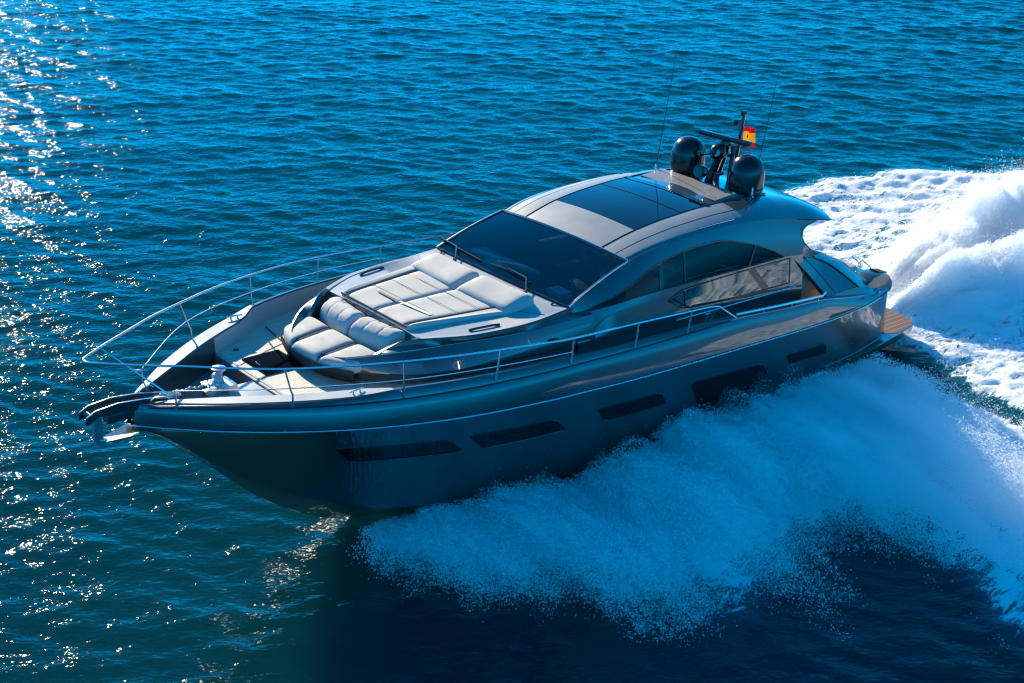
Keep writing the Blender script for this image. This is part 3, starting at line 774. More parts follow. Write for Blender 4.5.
for sg in (1, -1):
    lo, hi = [], []
    for x in cxs:
        b0, t0 = low_split(x); za = deck_z(x)-.02; cz_ = c_edge(x)[1]
        lo.append([(x, sg*side_y(x, z), z) for z in np.concatenate([np.linspace(za, 3.38, 8), [b0]])])
        hi.append([(x, sg*side_y(x, z), z) for z in np.linspace(t0, cz_, 6)])
    cs = MB().grid(np.array(lo), flip=sg > 0).grid(np.array(hi), flip=sg > 0).build('cabin_side', M_paint, Y_, sharp=25)
    wx = np.linspace(5.82, 11.75, 70)
    P = [[(x, sg*(side_y(x, z)-.012), z) for z in np.linspace(float(wb(x)), float(wt(x)), 6)] for x in wx]
    sw = MB().grid(np.array(P), flip=sg > 0).build('side_window', M_side, cs)
    edge = [(x, sg*side_y(x, float(wt(x))), float(wt(x))) for x in wx]+[(x, sg*side_y(x, float(wb(x))), float(wb(x))) for x in wx[::-1]]
    edge.append(edge[0])
    MB().tube(edge, .014, 5, cap=False).build('window_frame', M_black, sw)
    for x0, x1, w in ((9.70, 9.62, .05), (9.0, 8.95, .025), (7.0, 6.75, .035)):
        P = [[(x0+(x1-x0)*t+d, sg*(side_y(x0, z)+.002), z) for d in (-w, w)] for t, z in [(t, float(wb(x0))*(1-t)+float(wt(x1))*t) for t in np.linspace(0, 1, 6)]]
        MB().grid(np.array(P), flip=sg > 0).build('window_mullion', M_black, sw)
    # lower saloon window
    lt = pchip([9.50, 9.07, 6.84, 5.62], [3.29, 3.41, 3.445, 3.43]); lb = pchip([9.50, 9.0, 6.31, 5.55], [3.26, 3.03, 2.90, 2.88])
    wx = np.linspace(5.62, 9.5, 50)
    P = [[(x, sg*(side_y(x, z)+.005), z) for z in np.linspace(float(lb(x)), float(lt(x)), 6)] for x in wx]
    lw = MB().grid(np.array(P), flip=sg > 0).build('saloon_window', M_glassm, cs)
    edge = [(x, sg*(side_y(x, float(lt(x)))+.006), float(lt(x))) for x in wx]+[(x, sg*(side_y(x, float(lb(x)))+.006), float(lb(x))) for x in wx[::-1]]
    edge.append(edge[0]); MB().tube(edge, .016, 5, cap=False).build('window_frame', M_black, lw)
    P = [[(6.92-.5*t+d, sg*(side_y(6.7, z)+.010), z) for d in (-.11, .11)] for t, z in [(t, 3.43-.52*t) for t in np.linspace(0, 1, 5)]]
    MB().grid(np.array(P), flip=sg > 0).build('window_mullion', M_black, lw)
    MB().tube([(9.05, sg*(side_y(9.05, 3.38)+.01), 3.39), (9.02, sg*(side_y(9, 3.04)+.01), 3.05)], .012, 5).build('window_mullion', M_black, lw)
    # moulded ledge under the window and the grip rail along the side deck
    MB().tube([(x, sg*(side_y(x, 2.80)+.012), 2.83-.02*(9-x)) for x in np.linspace(9.3, 5.4, 20)], .015, 6).build('ledge_trim', M_steel, cs)
    # the model badge
    bd = MB()
    def stroke(pts, w=.022):
        bd.tube([(x, sg*(side_y(x, z)+.008), z) for x, z in pts], w, 5)
    d = -1 if sg > 0 else 1      # reading direction
    bx0 = 8.42 if sg > 0 else 8.02
    stroke([(bx0, 2.76), (bx0+d*.15, 2.76), (bx0+d*.10, 2.66), (bx0+d*.06, 2.56)])
    stroke([(bx0+d*.34, 2.77), (bx0+d*.29, 2.70), (bx0+d*.20, 2.56)]); stroke([(bx0+d*.44, 2.77), (bx0+d*.34, 2.77), (bx0+d*.24, 2.665)])
    bd.build('side_badge', M_steel, cs)

# ------------------------------------------------------------------ roof
r_z = pchip([3.6, 4.0, 4.5, 5.2, 5.7, 6.5, 7.48, 8.5, 9.46, 10.42, 10.5], [4.03, 4.22, 4.38, 4.52, 4.58, 4.625, 4.62, 4.565, 4.45, 4.215, 4.19])
e_z = pchip([3.6, 4.3, 5.2, 5.5, 6.5, 7.5, 8.5, 9.6, 10.37, 10.5], [3.88, 4.04, 4.18, 4.24, 4.38, 4.43, 4.41, 4.32, 4.15, 4.11])
e_y = pchip([3.6, 4.3, 5.1, 6.5, 8, 9.5, 10.37, 10.5], [2.0, 2.02, 2.00, 1.99, 1.98, 1.95, 1.89, 1.88])
def roof_pt(x, v):
    """v in [-1,1] across"""
    ye = float(e_y(x)); y = ye*v; a = abs(y)
    zc_, ze = float(r_z(x)), float(e_z(x))
    z = zc_+.045*(1-(a/1.15)**2) if a < 1.15 else zc_-(zc_-ze)*((a-1.15)/(ye-1.15))**2.0-.0
    return (x, y, z)
def roof_grid(xfun_a, xfun_f, vs, n=50, dz=0):
    P = []
    for i in range(n+1):
        row = []
        for v in vs:
            xa, xf = xfun_a(v), xfun_f(v); x = xa+(xf-xa)*i/n
            p = roof_pt(x, v); row.append((p[0], p[1], p[2]+dz))
        P.append(row)
    return np.array(P)
aft = lambda v: 3.72+.20*abs(v)**3
fwd = lambda v: 10.44-.07*abs(v)**2
vs = np.concatenate([np.linspace(-1, -.62, 10), np.linspace(-.58, .58, 13), np.linspace(.62, 1, 10)])
up_ = roof_grid(aft, fwd, vs); dn_ = roof_grid(lambda v: aft(v)+.03, lambda v: fwd(v)-.02, vs*.985, dz=-.055)
rb = MB().grid(up_).grid(dn_, flip=True)
for side in (0, -1):
    rb.grid(np.stack([up_[side], dn_[side]])); rb.grid(np.stack([up_[:, side], dn_[:, side]]))
roof = rb.build('roof', M_paint, Y_, sharp=40)
# satin centre panel, sunroof glass, dark tracks
pn = roof_grid(lambda v: 9.50, lambda v: 10.40, np.linspace(-.60, .60, 12), 10, .006)
MB().grid(pn).build('roof_panel', M_roof, roof)
for sg in (1, -1):
    sd_ = roof_grid(lambda v: 6.9, lambda v: 10.40, sg*np.linspace(.615, .80, 6), 40, .006)
    MB().grid(sd_, flip=sg < 0).build('roof_panel', M_roof, roof)
    sd_ = roof_grid(lambda v: 6.9, lambda v: 10.39, sg*np.linspace(.815, .93, 6), 40, .005)
    MB().grid(sd_, flip=sg < 0).build('roof_panel', M_roof, roof)
    tk = [roof_pt(x, sg*.607) for x in np.linspace(5.4, 10.42, 40)]
    MB().tube([(p[0], p[1], p[2]+.006) for p in tk], .016, 5).build('sunroof_track', M_black, roof)
    MB().tube([(p[0], p[1], p[2]+.004) for p in [roof_pt(x, sg*.94) for x in np.linspace(7.2, 10.38, 30)]], .009, 5).build('roof_trim', M_steel, roof)
sgz = roof_grid(lambda v: 7.40, lambda v: 9.49, np.linspace(-.60, .60, 12), 20, .010)
sr = MB().grid(sgz).build('sunroof', M_glassd, roof)
MB().tube([(p[0], p[1], p[2]+.014) for p in [roof_pt(8.15, v) for v in np.linspace(-.6, .6, 12)]], .007, 5).build('sunroof_joint', M_seam, sr)
fr_ = roof_grid(lambda v: 7.28, lambda v: 7.40, np.linspace(-.62, .62, 12), 3, .03)
MB().grid(fr_).build('sunroof_frame', M_black, sr)
# --- windscreen
wsP = []
for v in np.linspace(-1, 1, 21):
    lo_ = np.array([12.05+.09*(1-v*v), 2.0*v, 3.59+.03*(1-v*v)]); hi_ = np.array([10.40+.06*(1-v*v), 1.88*v, 4.155+.095*(1-v*v)])
    wsP.append([lo_*(1-t)+hi_*t+np.array([.02, 0, .035])*4*t*(1-t) for t in np.linspace(0, 1, 9)])
wsP = np.array(wsP)
ws = MB().grid(wsP).build('windscreen', M_wind, Y_)
edge = list(wsP[:, 0])+list(wsP[-1, 1:])+list(wsP[-2::-1, -1])+list(wsP[0, -2:0:-1]); edge.append(edge[0])
MB().tube([tuple(p) for p in edge], .024, 6, cap=False).build('windscreen_frame', M_black, ws)
for sg in (1, -1):
    k = -1 if sg > 0 else 0
    MB().tube([tuple(p+np.array([0, sg*.03, .012])) for p in wsP[k]], .014, 6).build('windscreen_trim', M_steel, ws)
MB().tube([tuple(p+np.array([-.02, 0, .028])) for p in wsP[:, -1]], .012, 6).build('windscreen_trim', M_steel, ws)
# dark ceramic band along the foot
band = np.stack([wsP[:, 0]+[-.0, 0, .006], wsP[:, 0]*.88+wsP[:, 1]*.12+[.0, 0, .016]], 1)
MB().grid(band).build('windscreen_band', M_black, ws)
for px, ey in ((1.03, -.35), (-1.15, -1.9)):
    wp_ = MB()
    def wsp(y, t, lift):
        v = y/1.95; lo_ = np.array([12.05+.09*(1-v*v), 2.0*v, 3.59+.03*(1-v*v)]); hi_ = np.array([10.40+.06*(1-v*v), 1.88*v, 4.155+.095*(1-v*v)])
        return lo_*(1-t)+hi_*t+np.array([.02, 0, .035])*4*t*(1-t)+np.array([0, 0, lift])
    wp_.tube([(12.28, px, 3.60), (12.26, px, 3.68), tuple(wsp(px-.35, .10, .07)), tuple(wsp(px-.95, .13, .05))], .016, 6)
    wp_.lathe([(0, .07), (.035, .07), (.045, 0)], (12.28, px, 3.60), 12)
    w = wp_.build('wiper_arm', M_dark, ws)
    MB().tube([tuple(wsp(px-.2 if px > 0 else px+.5, .085, .03)), tuple(wsp(px-.95, .12, .035)), tuple(wsp(ey if px > 0 else ey, .10, .03))], .017, 5).build('wiper_blade', M_black, w)

# --- saloon interior seen through the glass
it = bpy.data.objects.new('saloon_interior', None); COL.objects.link(it); it.parent = Y_
MB().add([(12.0, -2.2, 2.76), (12.0, 2.2, 2.76), (5.3, 2.2, 2.76), (5.3, -2.2, 2.76)], [(0, 1, 2, 3)]).build('cabin_floor', M_dark, it)
ds = MB().prism([(11.95, -1.9, 3.42), (11.3, -1.85, 3.50), (10.9, -1.8, 3.46), (10.75, -1.8, 3.1), (10.9, -1.8, 2.5), (11.95, -1.9, 2.5)], (0, 3.7, 0)).build('dashboard', M_dark, it, bevel=.03)
MB().box((10.98, .55, 3.46), (.06, .9, .22), Quaternion((0, 1, 0), .5).to_matrix()).build('screen_panel', M_black, ds)
MB().box((11.58, 1.25, 3.54), (.30, .42, .12)).build('dash_bright_block', M_white, ds, smooth=False)  # white block added to show as a bright spot behind the windscreen
MB().box((11.66, -.60, 3.55), (.26, .5, .12)).build('dash_bright_block', M_white, ds, smooth=False)  # second added white block, a bright patch through the glass
sw_ = MB(); sw_.tube([(10.62+.05*math.cos(a), .55+.2*math.cos(a+1.57), 3.25+.2*math.sin(a+1.57)) for a in np.linspace(0, 2*np.pi, 20)], .016, 6, cap=False); sw_.build('steering_wheel', M_rubber, ds)
for yy in (.15, .95):
    hs = MB().box((9.95, yy, 2.95), (.55, .56, .16)).build('helm_seat', M_dark, it, bevel=.05)
    MB().box((9.66, yy, 3.35), (.14, .54, .75)).build('seat_back', M_dark, hs, bevel=.05)
    MB().tube([(9.95, yy, 2.45), (9.95, yy, 2.9)], .07, 10).build('seat_post', M_steel, hs)
sf = MB().box((8.3, -1.35, 2.75), (2.2, .75, .4)).build('sofa', M_dark, it, bevel=.06)
MB().box((8.3, -1.72, 3.1), (2.2, .18, .5)).build('sofa_back', M_dark, sf, bevel=.06)
sf2 = MB().box((7.6, 1.35, 2.75), (1.9, .75, .4)).build('sofa', M_dark, it, bevel=.06)
MB().box((7.6, 1.75, 3.1), (1.9, .16, .45)).build('sofa_back', M_dark, sf2, bevel=.06)
MB().box((6.9, -.2, 3.08), (1.1, .8, .05)).build('saloon_table', M_teakx, it, bevel=.01)
for sg in (1, -1):
    MB().box((7.0, sg*2.05, 2.75), (3.2, .06, .7)).build('side_lining', M_dark, it, smooth=False)
# ------------------------------------------------------------------ aft: pillar, buttress, cockpit, stern
# buttress curves: F = forward/outer edge, GL/GR = edges of its glass, H = aft/inner edge
Fc = np.array([[5.61, 2.22, 3.49], [5.24, 2.32, 3.17], [4.87, 2.45, 2.80], [4.59, 2.62, 2.45], [4.42, 2.78, 2.18]])
GLc = np.array([[5.05, 2.20, 3.35], [4.89, 2.27, 3.19], [4.68, 2.35, 2.98], [4.44, 2.48, 2.71], [4.21, 2.62, 2.44]])
GRc = np.array([[4.65, 2.12, 3.24], [4.28, 2.15, 3.10], [3.97, 2.22, 2.94], [3.53, 2.40, 2.62], [3.21, 2.55, 2.36]])
Hc = np.array([[4.10, 1.98, 3.20], [3.62, 2.0, 2.98], [3.30, 2.08, 2.83], [2.76, 2.30, 2.41], [2.45, 2.46, 2.14]])
def rs(P, n=24):
    P = smooth_poly(P, 12); s = np.concatenate([[0], np.cumsum(np.linalg.norm(np.diff(P, axis=0), axis=1))]); t = np.linspace(0, s[-1], n)
    return np.stack([np.interp(t, s, P[:, k]) for k in range(3)], 1)
for sg in (1, -1):
    mm = np.array([1, sg, 1])
    F, GL, GR, H = [rs(c)*mm for c in (Fc, GLc, GRc, Hc)]
    inn = np.array([0, -sg*.07, -.05])
    bt = MB()
    band1 = np.stack([F, F*.5+GL*.5+[0, sg*.012, .008], GL], 1); band2 = np.stack([GR, GR*.5+H*.5+[0, sg*.015, .01], H], 1)
    bt.grid(band1).grid(band2)
    # band above and below the pane
    k = 3
    top_ = np.stack([np.stack([GL[0]*(1-t)+GR[0]*t, GL[1]*(1-t)+GR[1]*t]) for t in np.linspace(0, 1, 4)])
    bt.grid(top_)
    bot_ = np.stack([np.stack([GL[-1]*(1-t)+GR[-1]*t, F[-1]*(1-t)+np.array([2.62, sg*2.64, 2.07])*t]) for t in np.linspace(0, 1, 8)])
    bt.grid(bot_)
    bt.add([GR[-1], H[-1], (2.62, sg*2.64, 2.07)], [(0, 1, 2)]); bt.add([F[-1], GL[-1], (F[-1]*.6+GL[-1]*.4)+[0, 0, -.01]], [(0, 1, 2)])
    # inner skin
    bt.grid(np.stack([F+inn, GL+inn], 1), flip=True).grid(np.stack([GR+inn, H+inn], 1), flip=True)
    bt.grid(np.stack([F, F+inn], 1)).grid(np.stack([H, H+inn], 1)).grid(np.stack([GL, GL+inn], 1)).grid(np.stack([GR, GR+inn], 1))
    bo = bt.build('stern_buttress', M_paint, Y_, sharp=40)
    # roof pillar: from the roof edge down to the head of the buttress
    pil = []
    outl_f = [(6.3, 4.37), (6.0, 4.1), (5.75, 3.8), (5.62, 3.62), (5.61, 3.49)]
    outl_a = [(4.5, 4.055), (4.95, 3.99), (5.09, 3.86), (5.03, 3.68), (4.72, 3.44), (4.42, 3.32), (4.10, 3.20)]
    fa_ = rs(np.array([(x, 0, z) for x, z in outl_f]), 14); aa_ = rs(np.array([(x, 0, z) for x, z in outl_a]), 14)
    def py(x, z): return float(np.interp(z, [3.2, 3.5, 3.8, 4.1, 4.37], [2.02, 2.16, 2.115, 2.045, 1.985]))
    P = []
    for a, b_ in zip(fa_, aa_):
        row = []
        for t in np.linspace(0, 1, 8):
            q = a*(1-t)+b_*t; yy = py(q[0], q[2]) + (.06*(1-t) if q[2] < 3.6 else 0)
            row.append((q[0], sg*(yy+.006), q[2]))
        P.append(row)
    P = np.array(P)
    # last row meets the buttress head
    tail = np.stack([F[0]*(1-t)+(GL[0]*(1-s)+GR[0]*s)*t if False else (F[0], GL[0], GL[0]*.5+GR[0]*.5, GR[0], GR[0]*.5+H[0]*.5, H[0])[i] for i, (t, s) in enumerate([(0, 0)]*6)])
    tx_ = np.interp(np.linspace(0, 1, 8), np.linspace(0, 1, 6), tail[:, 0]); ty_ = np.interp(np.linspace(0, 1, 8), np.linspace(0, 1, 6), tail[:, 1]); tz_ = np.interp(np.linspace(0, 1, 8), np.linspace(0, 1, 6), tail[:, 2])
    P[-1] = np.stack([tx_, ty_, tz_], 1)
    P[-2] = P[-3]*.5+P[-1]*.5
    Pi = P+np.array([0, -sg*.07, 0])
    pb = MB().grid(P, flip=sg > 0).grid(Pi, flip=sg < 0).grid(np.stack([P[:, -1], Pi[:, -1]], 1)).grid(np.stack([P[:, 0], Pi[:, 0]], 1))
    po = pb.build('roof_pillar', M_paint, Y_, sharp=45)
    MB().tube([tuple(p+np.array([0, sg*.008, 0])) for p in P[:-1, -1]], .014, 6).build('pillar_trim', M_steel, po)
    gl_ = np.stack([GL*(1-t)+GR*t-[0, sg*.012, .006] for t in np.linspace(0, 1, 5)], 1)
    gg = MB().grid(gl_).build('buttress_glass', M_glassm, bo)
    ed = [tuple(p) for p in GL]+[tuple(p) for p in GR[::-1]]+[tuple(GL[0])]
    MB().tube(ed, .014, 5, cap=False).build('glass_seal', M_black, gg)
    MB().tube([tuple(p+np.array([0, sg*.004, .004])) for p in F], .016, 6).build('buttress_edge', M_black, bo)
    MB().tube([tuple(p+np.array([0, sg*.004, .008])) for p in H], .013, 6).build('buttress_edge', M_steel, bo)
    MB().tube([tuple(F[-1]), (3.5, sg*2.74, 2.13), (2.62, sg*2.65, 2.09), (2.3, sg*2.5, 2.07)], .009, 5).build('panel_seam', M_seam, bo)
    # cap rail with its open slot beside the cockpit
    cr = MB().tube([(8.15, sg*2.96, 2.90), (6.6, sg*2.92, 2.76), (5.05, sg*2.86, 2.63), (4.72, sg*2.70, 2.60)], .030, 8).build('cap_rail', M_steel, Y_)
    for xx, yy, z0 in ((7.2, 2.94, 2.74), (6.2, 2.91, 2.63), (5.2, 2.87, 2.55)):
        MB().tube([(xx, sg*yy, z0-.05), (xx, sg*yy, z0+.10)], .014, 6).build('rail_post', M_steel, cr)
    # stern quarter block that carries the mooring winch
    qb = MB()
    prof = [(2.80, 2.06), (2.72, 2.28), (2.5, 2.42), (2.15, 2.45), (1.88, 2.37), (1.70, 2.2), (1.64, 2.02), (1.70, 1.9), (2.4, 1.9)]
    qb.prism([(x, sg*2.0, z) for x, z in prof], (0, sg*.46, 0))
    qo = qb.build('quarter_block', M_paint, Y_, bevel=.07)
    MB().box((2.02, sg*2.23, 2.425), (.34, .26, .03), Quaternion((0, 1, 0), -.22).to_matrix()).build('block_recess', M_rubber, qo)
    MB().lathe([(0, .03), (.05, .02), (.055, 0)], (2.36, sg*2.56, 2.05), 12, Quaternion((1, 0, 0), -sg*1.57).to_matrix()).build('stern_light', M_lens, qo)
# cockpit
ck = MB().add([(1.65, -2.3, 1.98), (1.65, 2.3, 1.98), (5.25, 2.45, 1.98), (5.25, -2.45, 1.98)], [(0, 1, 2, 3)]).build('cockpit_floor', M_teakx, Y_)
for sg in (1, -1):
    P = [[(x, sg*(float(top_y(x))-.16), float(top_z(x))), (x, sg*(float(top_y(x))-.22), 1.97)] for x in np.linspace(1.9, 5.3, 16)]
    MB().grid(np.array(P)).build('coaming_lining', M_beige, ck)
bk = MB().box((5.2, 0, 2.75), (.05, 4.3, 1.6)).build('aft_bulkhead', M_glassd, Y_, smooth=False)
for yy in (-2.12, -.7, .7, 2.12): MB().box((5.165, yy, 2.75), (.03, .05, 1.56)).build('door_frame', M_steel, bk, smooth=False)
so = MB().box((4.45, 1.75, 2.25), (.95, .7, .50)).build('cockpit_sofa', M_beige, Y_, bevel=.06)
MB().box((4.45, 2.10, 2.62), (.95, .16, .42)).build('sofa_back', M_beige, so, bevel=.06)
so2 = MB().box((3.6, 0, 2.20), (.7, 2.4, .45)).build('cockpit_sofa', M_beige, Y_, bevel=.06)
MB().box((3.30, 0, 2.45), (.16, 2.4, .40)).build('sofa_back', M_beige, so2, bevel=.06)
MB().box((2.45, 0, 2.20), (1.35, 3.0, .18)).build('stern_sun_pad', M_cush, Y_, bevel=.07)
gr = MB().box((2.3, 0, 2.03), (1.7, 3.4, .16)).build('garage_lid', M_paint, Y_, bevel=.05)
sr_ = MB()
for yy in (1.15,):
    sr_.tube([(1.75, yy, 2.0), (1.70, yy, 2.32), (1.55, yy, 2.36), (1.15, yy, 2.10), (1.1, yy, 1.6)], .018, 7)
    sr_.tube([(1.75, yy+.3, 2.0), (1.70, yy+.3, 2.32), (1.55, yy+.3, 2.36), (1.15, yy+.3, 2.10), (1.1, yy+.3, 1.6)], .018, 7)
sr_.build('stern_handrail', M_steel, Y_)
# swim platform wrapping forward along both quarters
outl = [(0.02, 0), (0.02, 1.6), (.06, 2.1), (.22, 2.38), (.55, 2.52), (1.2, 2.62), (2.0, 2.74), (2.7, 2.84), (3.3, 2.86), (3.9, 2.80), (4.45, 2.70), (4.55, 2.60)]
inl = [(1.6, 0), (1.6, 1.6), (1.6, 2.0), (1.6, 2.2), (1.6, 2.3), (1.62, 2.36), (2.0, 2.42), (2.7, 2.46), (3.3, 2.5), (3.9, 2.5), (4.45, 2.5), (4.55, 2.5)]
pz = .755
pb = MB()
O = np.array(outl); I = np.array(inl)
def ring(sg, z): return np.array([(x, sg*y, z) for x, y in O]), np.array([(x, sg*y, z) for x, y in I])
for sg in (1, -1):
    ot, itp = ring(sg, pz); obm, ibm = ring(sg, pz-.20)
    obm[:, :2] = obm[:, :2]*.985+np.array([2.0, 0])*.015
    pb.grid(np.stack([itp, ot], 1)).grid(np.stack([ot, obm], 1)).grid(np.stack([obm, ibm], 1))
plat = pb.build('swim_platform', M_paint, Y_, sharp=30)
for sg in (1, -1):
    sh = 0.94
    P = np.stack([np.array([(x, sg*y, pz+.006) for x, y in I*[1, 1]]), np.array([(x+.06*(x < .5), sg*(y-.05 if y > .1 else y), pz+.006) for x, y in O])], 1)
    MB().grid(P[:6]).build('platform_teak', M_teakx, plat)
    Pq = P[6:11].copy(); Pq[:, 0, 1] = sg*(np.abs(P[6:11, 1, 1])-.20)
    MB().grid(Pq).build('step_teak', M_teakx, plat)
    MB().tube([(x, sg*(float(hull_y(x, pz))+.01), pz+.012) for x in np.linspace(1.9, 4.5, 20)], .012, 5).build('platform_seal', M_gel, plat)

# ------------------------------------------------------------------ radar arch, domes, mast and aerials
# sloping fairing that carries the domes
fp = []
for yy in np.linspace(-1.10, 1.10, 13):
    b_ = 1-.25*(abs(yy)/1.18)**4
    fp.append([(6.98, yy, 4.625+.03*b_), (6.55, yy, 4.65+.05*b_), (6.30, yy, 4.67+.05*b_), (6.2, yy, 4.60+.04*b_), (5.3, yy, 4.53+.04*b_), (5.0, yy, 4.38)])
fp = np.array(fp)
fb = MB().grid(fp)
for k in (0, -1):
    r = fp[k]; fb.grid(np.stack([r, r*[1, 1, 0]+[0, 0, 4.35]]))
fair = fb.build('mast_fairing', pmat('warm grey fairing', (.26, .235, .21), metal=.2, rough=.4, coat=.2, var=.06), Y_, sharp=40)
for sg in (1, -1):
    dome = MB().lathe([(0, -.10), (.30, -.10), (.36, -.07), (.385, 0), (.395, .16), (.395, .44), (.38, .55), (.335, .66), (.26, .75), (.15, .81), (.05, .83), (0, .832)], (5.70, sg*.87, 4.60), 32).build('satellite_dome', M_black, Y_, sharp=50)
    MB().lathe([(.397, .10), (.399, .12), (.397, .14)], (5.70, sg*.87, 4.60), 32).build('dome_band', M_rubber, dome)
mast = bpy.data.objects.new('mast', None); COL.objects.link(mast); mast.parent = Y_
mp_ = MB()
for s in (-.13, .13):
    mp_.tube([(5.45, s*1.6, 4.55), (5.35, s, 5.0), (5.28, s*.5, 5.42)], [.075, .06, .05], 8)
mp_.tube([(5.95, 0, 4.6), (5.75, 0, 4.95), (5.62, 0, 5.2)], [.10, .09, .08], 8)
mp_.box((5.5, 0, 5.18), (.5, .16, .06)).box((5.35, 0, 5.44), (.24, .30, .05))
mp_.build('mast_legs', M_black, mast, sharp=40)
MB().tube([(5.22, .10, 4.55), (5.16, .10, 5.3), (5.06, .08, 6.12)], [.05, .045, .04], 8).build('mast_pole', M_black, mast)
MB().box((5.06, .08, 6.11), (.12, .10, .10)).build('masthead_light', M_black, mast, bevel=.02)
MB().box((5.20, .02, 5.90), (.12, .12, .14)).build('anchor_light', M_black, mast, bevel=.03)
sc_ = MB().box((5.52, 0, 5.58), (.15, 1.40, .11), Quaternion((0, 0, 1), .10).to_matrix()).build('radar_scanner', M_black, mast, bevel=.04)
MB().lathe([(.12, 0), (.12, .10), (.09, .16), (0, .16)], (5.5, 0, 5.40), 16).build('scanner_motor', M_black, sc_)
cb = MB().lathe([(0, -.19), (.1, -.165), (.165, -.10), (.19, 0), (.165, .10), (.1, .165), (0, .19)], (5.72, 0, 5.28), 20).build('camera_ball', M_black, mast)
MB().lathe([(0, .02), (.075, .02), (.085, 0)], (5.86, .09, 5.30), 16, Quaternion((0, 1, 0), 1.3).to_matrix()).build('camera_lens', M_lens, cb)
sl = MB().lathe([(0, -.02), (.12, -.02), (.15, .05), (.15, .18), (0, .19)], (6.02, -.10, 4.85), 18, Quaternion((0, 1, 0), 1.4).to_matrix()).build('search_light', M_black, mast)
MB().lathe([(0, .2), (.13, .195)], (6.02, -.10, 4.85), 18, Quaternion((0, 1, 0), 1.4).to_matrix()).build('light_glass', M_glassd, sl)
for yy, L_ in ((.28, .45), (.40, .36)):
    MB().tube([(5.95, yy, 4.92), (6.1, yy, 4.92), (6.1+L_*.4, yy, 4.92)], [.03, .035, .08], 10).build('horn', M_black, mast)
MB().tube([(5.9, -.35, 5.15), (5.75, -.2, 5.2)], [.02, .02], 6).build('antenna_arm', M_black, mast)
MB().lathe([(0, .09), (.05, .08), (.06, 0), (0, -.02)], (5.9, -.38, 5.16), 12).build('gps_antenna', M_black, mast)
for sg, base, tip in ((-1, (6.4, -1.2, 4.56), (6.09, -1.2, 7.40)), (1, (5.87, 1.2, 4.58), (5.46, 1.2, 7.40))):
    b0, t0 = np.array(base), np.array(tip)
    wa = MB().tube([tuple(b0+(t0-b0)*t) for t in np.linspace(.05, 1, 8)], np.linspace(.012, .005, 8), 6).build('whip_antenna', M_black, Y_)
    MB().lathe([(0, .24), (.02, .24), (.03, .18), (.03, .05), (.055, .03), (.055, 0)], tuple(b0), 12).build('antenna_base', M_steel, wa)
    MB().tube([tuple(b0+[-.0, 0, .02]), tuple(b0+[.25, .25*sg, .03]), tuple(b0+[.7, .45*sg, .0])], .012, 6).build('antenna_stay', M_black, wa)

# ------------------------------------------------------------------ ensign flying from the mast pole
def fpos(u, v):   # u away from the hoist, v downwards; boat frame
    x = 5.02-u*.24; y = .10+.12*u+.045*math.sin(6*u+2.0*v)*u**.5; z = 5.80-v*.44-.05*u+.02*math.sin(7*u)
    return np.array([x, y, z])
T = yacht.matrix_world.copy()
def flag_part(v0, v1, name, mat, parent=None):
    P = np.array([[fpos(u, v) for v in np.linspace(v0, v1, 8)] for u in np.linspace(0, 1, 16)])
    Q = P+np.array([.0, .004, 0])
    b_ = MB().grid(P).grid(Q, flip=True)
    b_.v = [tuple(T @ (Vector(p)-Vector((7, 0, 0)))) for p in b_.v]
    o = b_.build(name, mat)
    if parent: o.parent = parent
    return o
flag = flag_part(.25, .75, 'flag', M_flagy)
tag(flag, 'small red and yellow striped flag fluttering from the black mast pole', 'flag')
flag_part(0, .25, 'red_stripe', M_flagr, flag); flag_part(.75, 1, 'red_stripe', M_flagr, flag)
cq = MB().add([fpos(u, v)+np.array([0, .009, 0]) for u, v in ((.28, .40), (.48, .40), (.48, .55), (.38, .62), (.28, .55))], [(0, 1, 2, 3, 4)])
cq.v = [tuple(T @ (Vector(p)-Vector((7, 0, 0)))) for p in cq.v]
c_ = cq.build('flag_emblem', pmat('emblem red', (.28, .03, .04), rough=.8)); c_.parent = flag
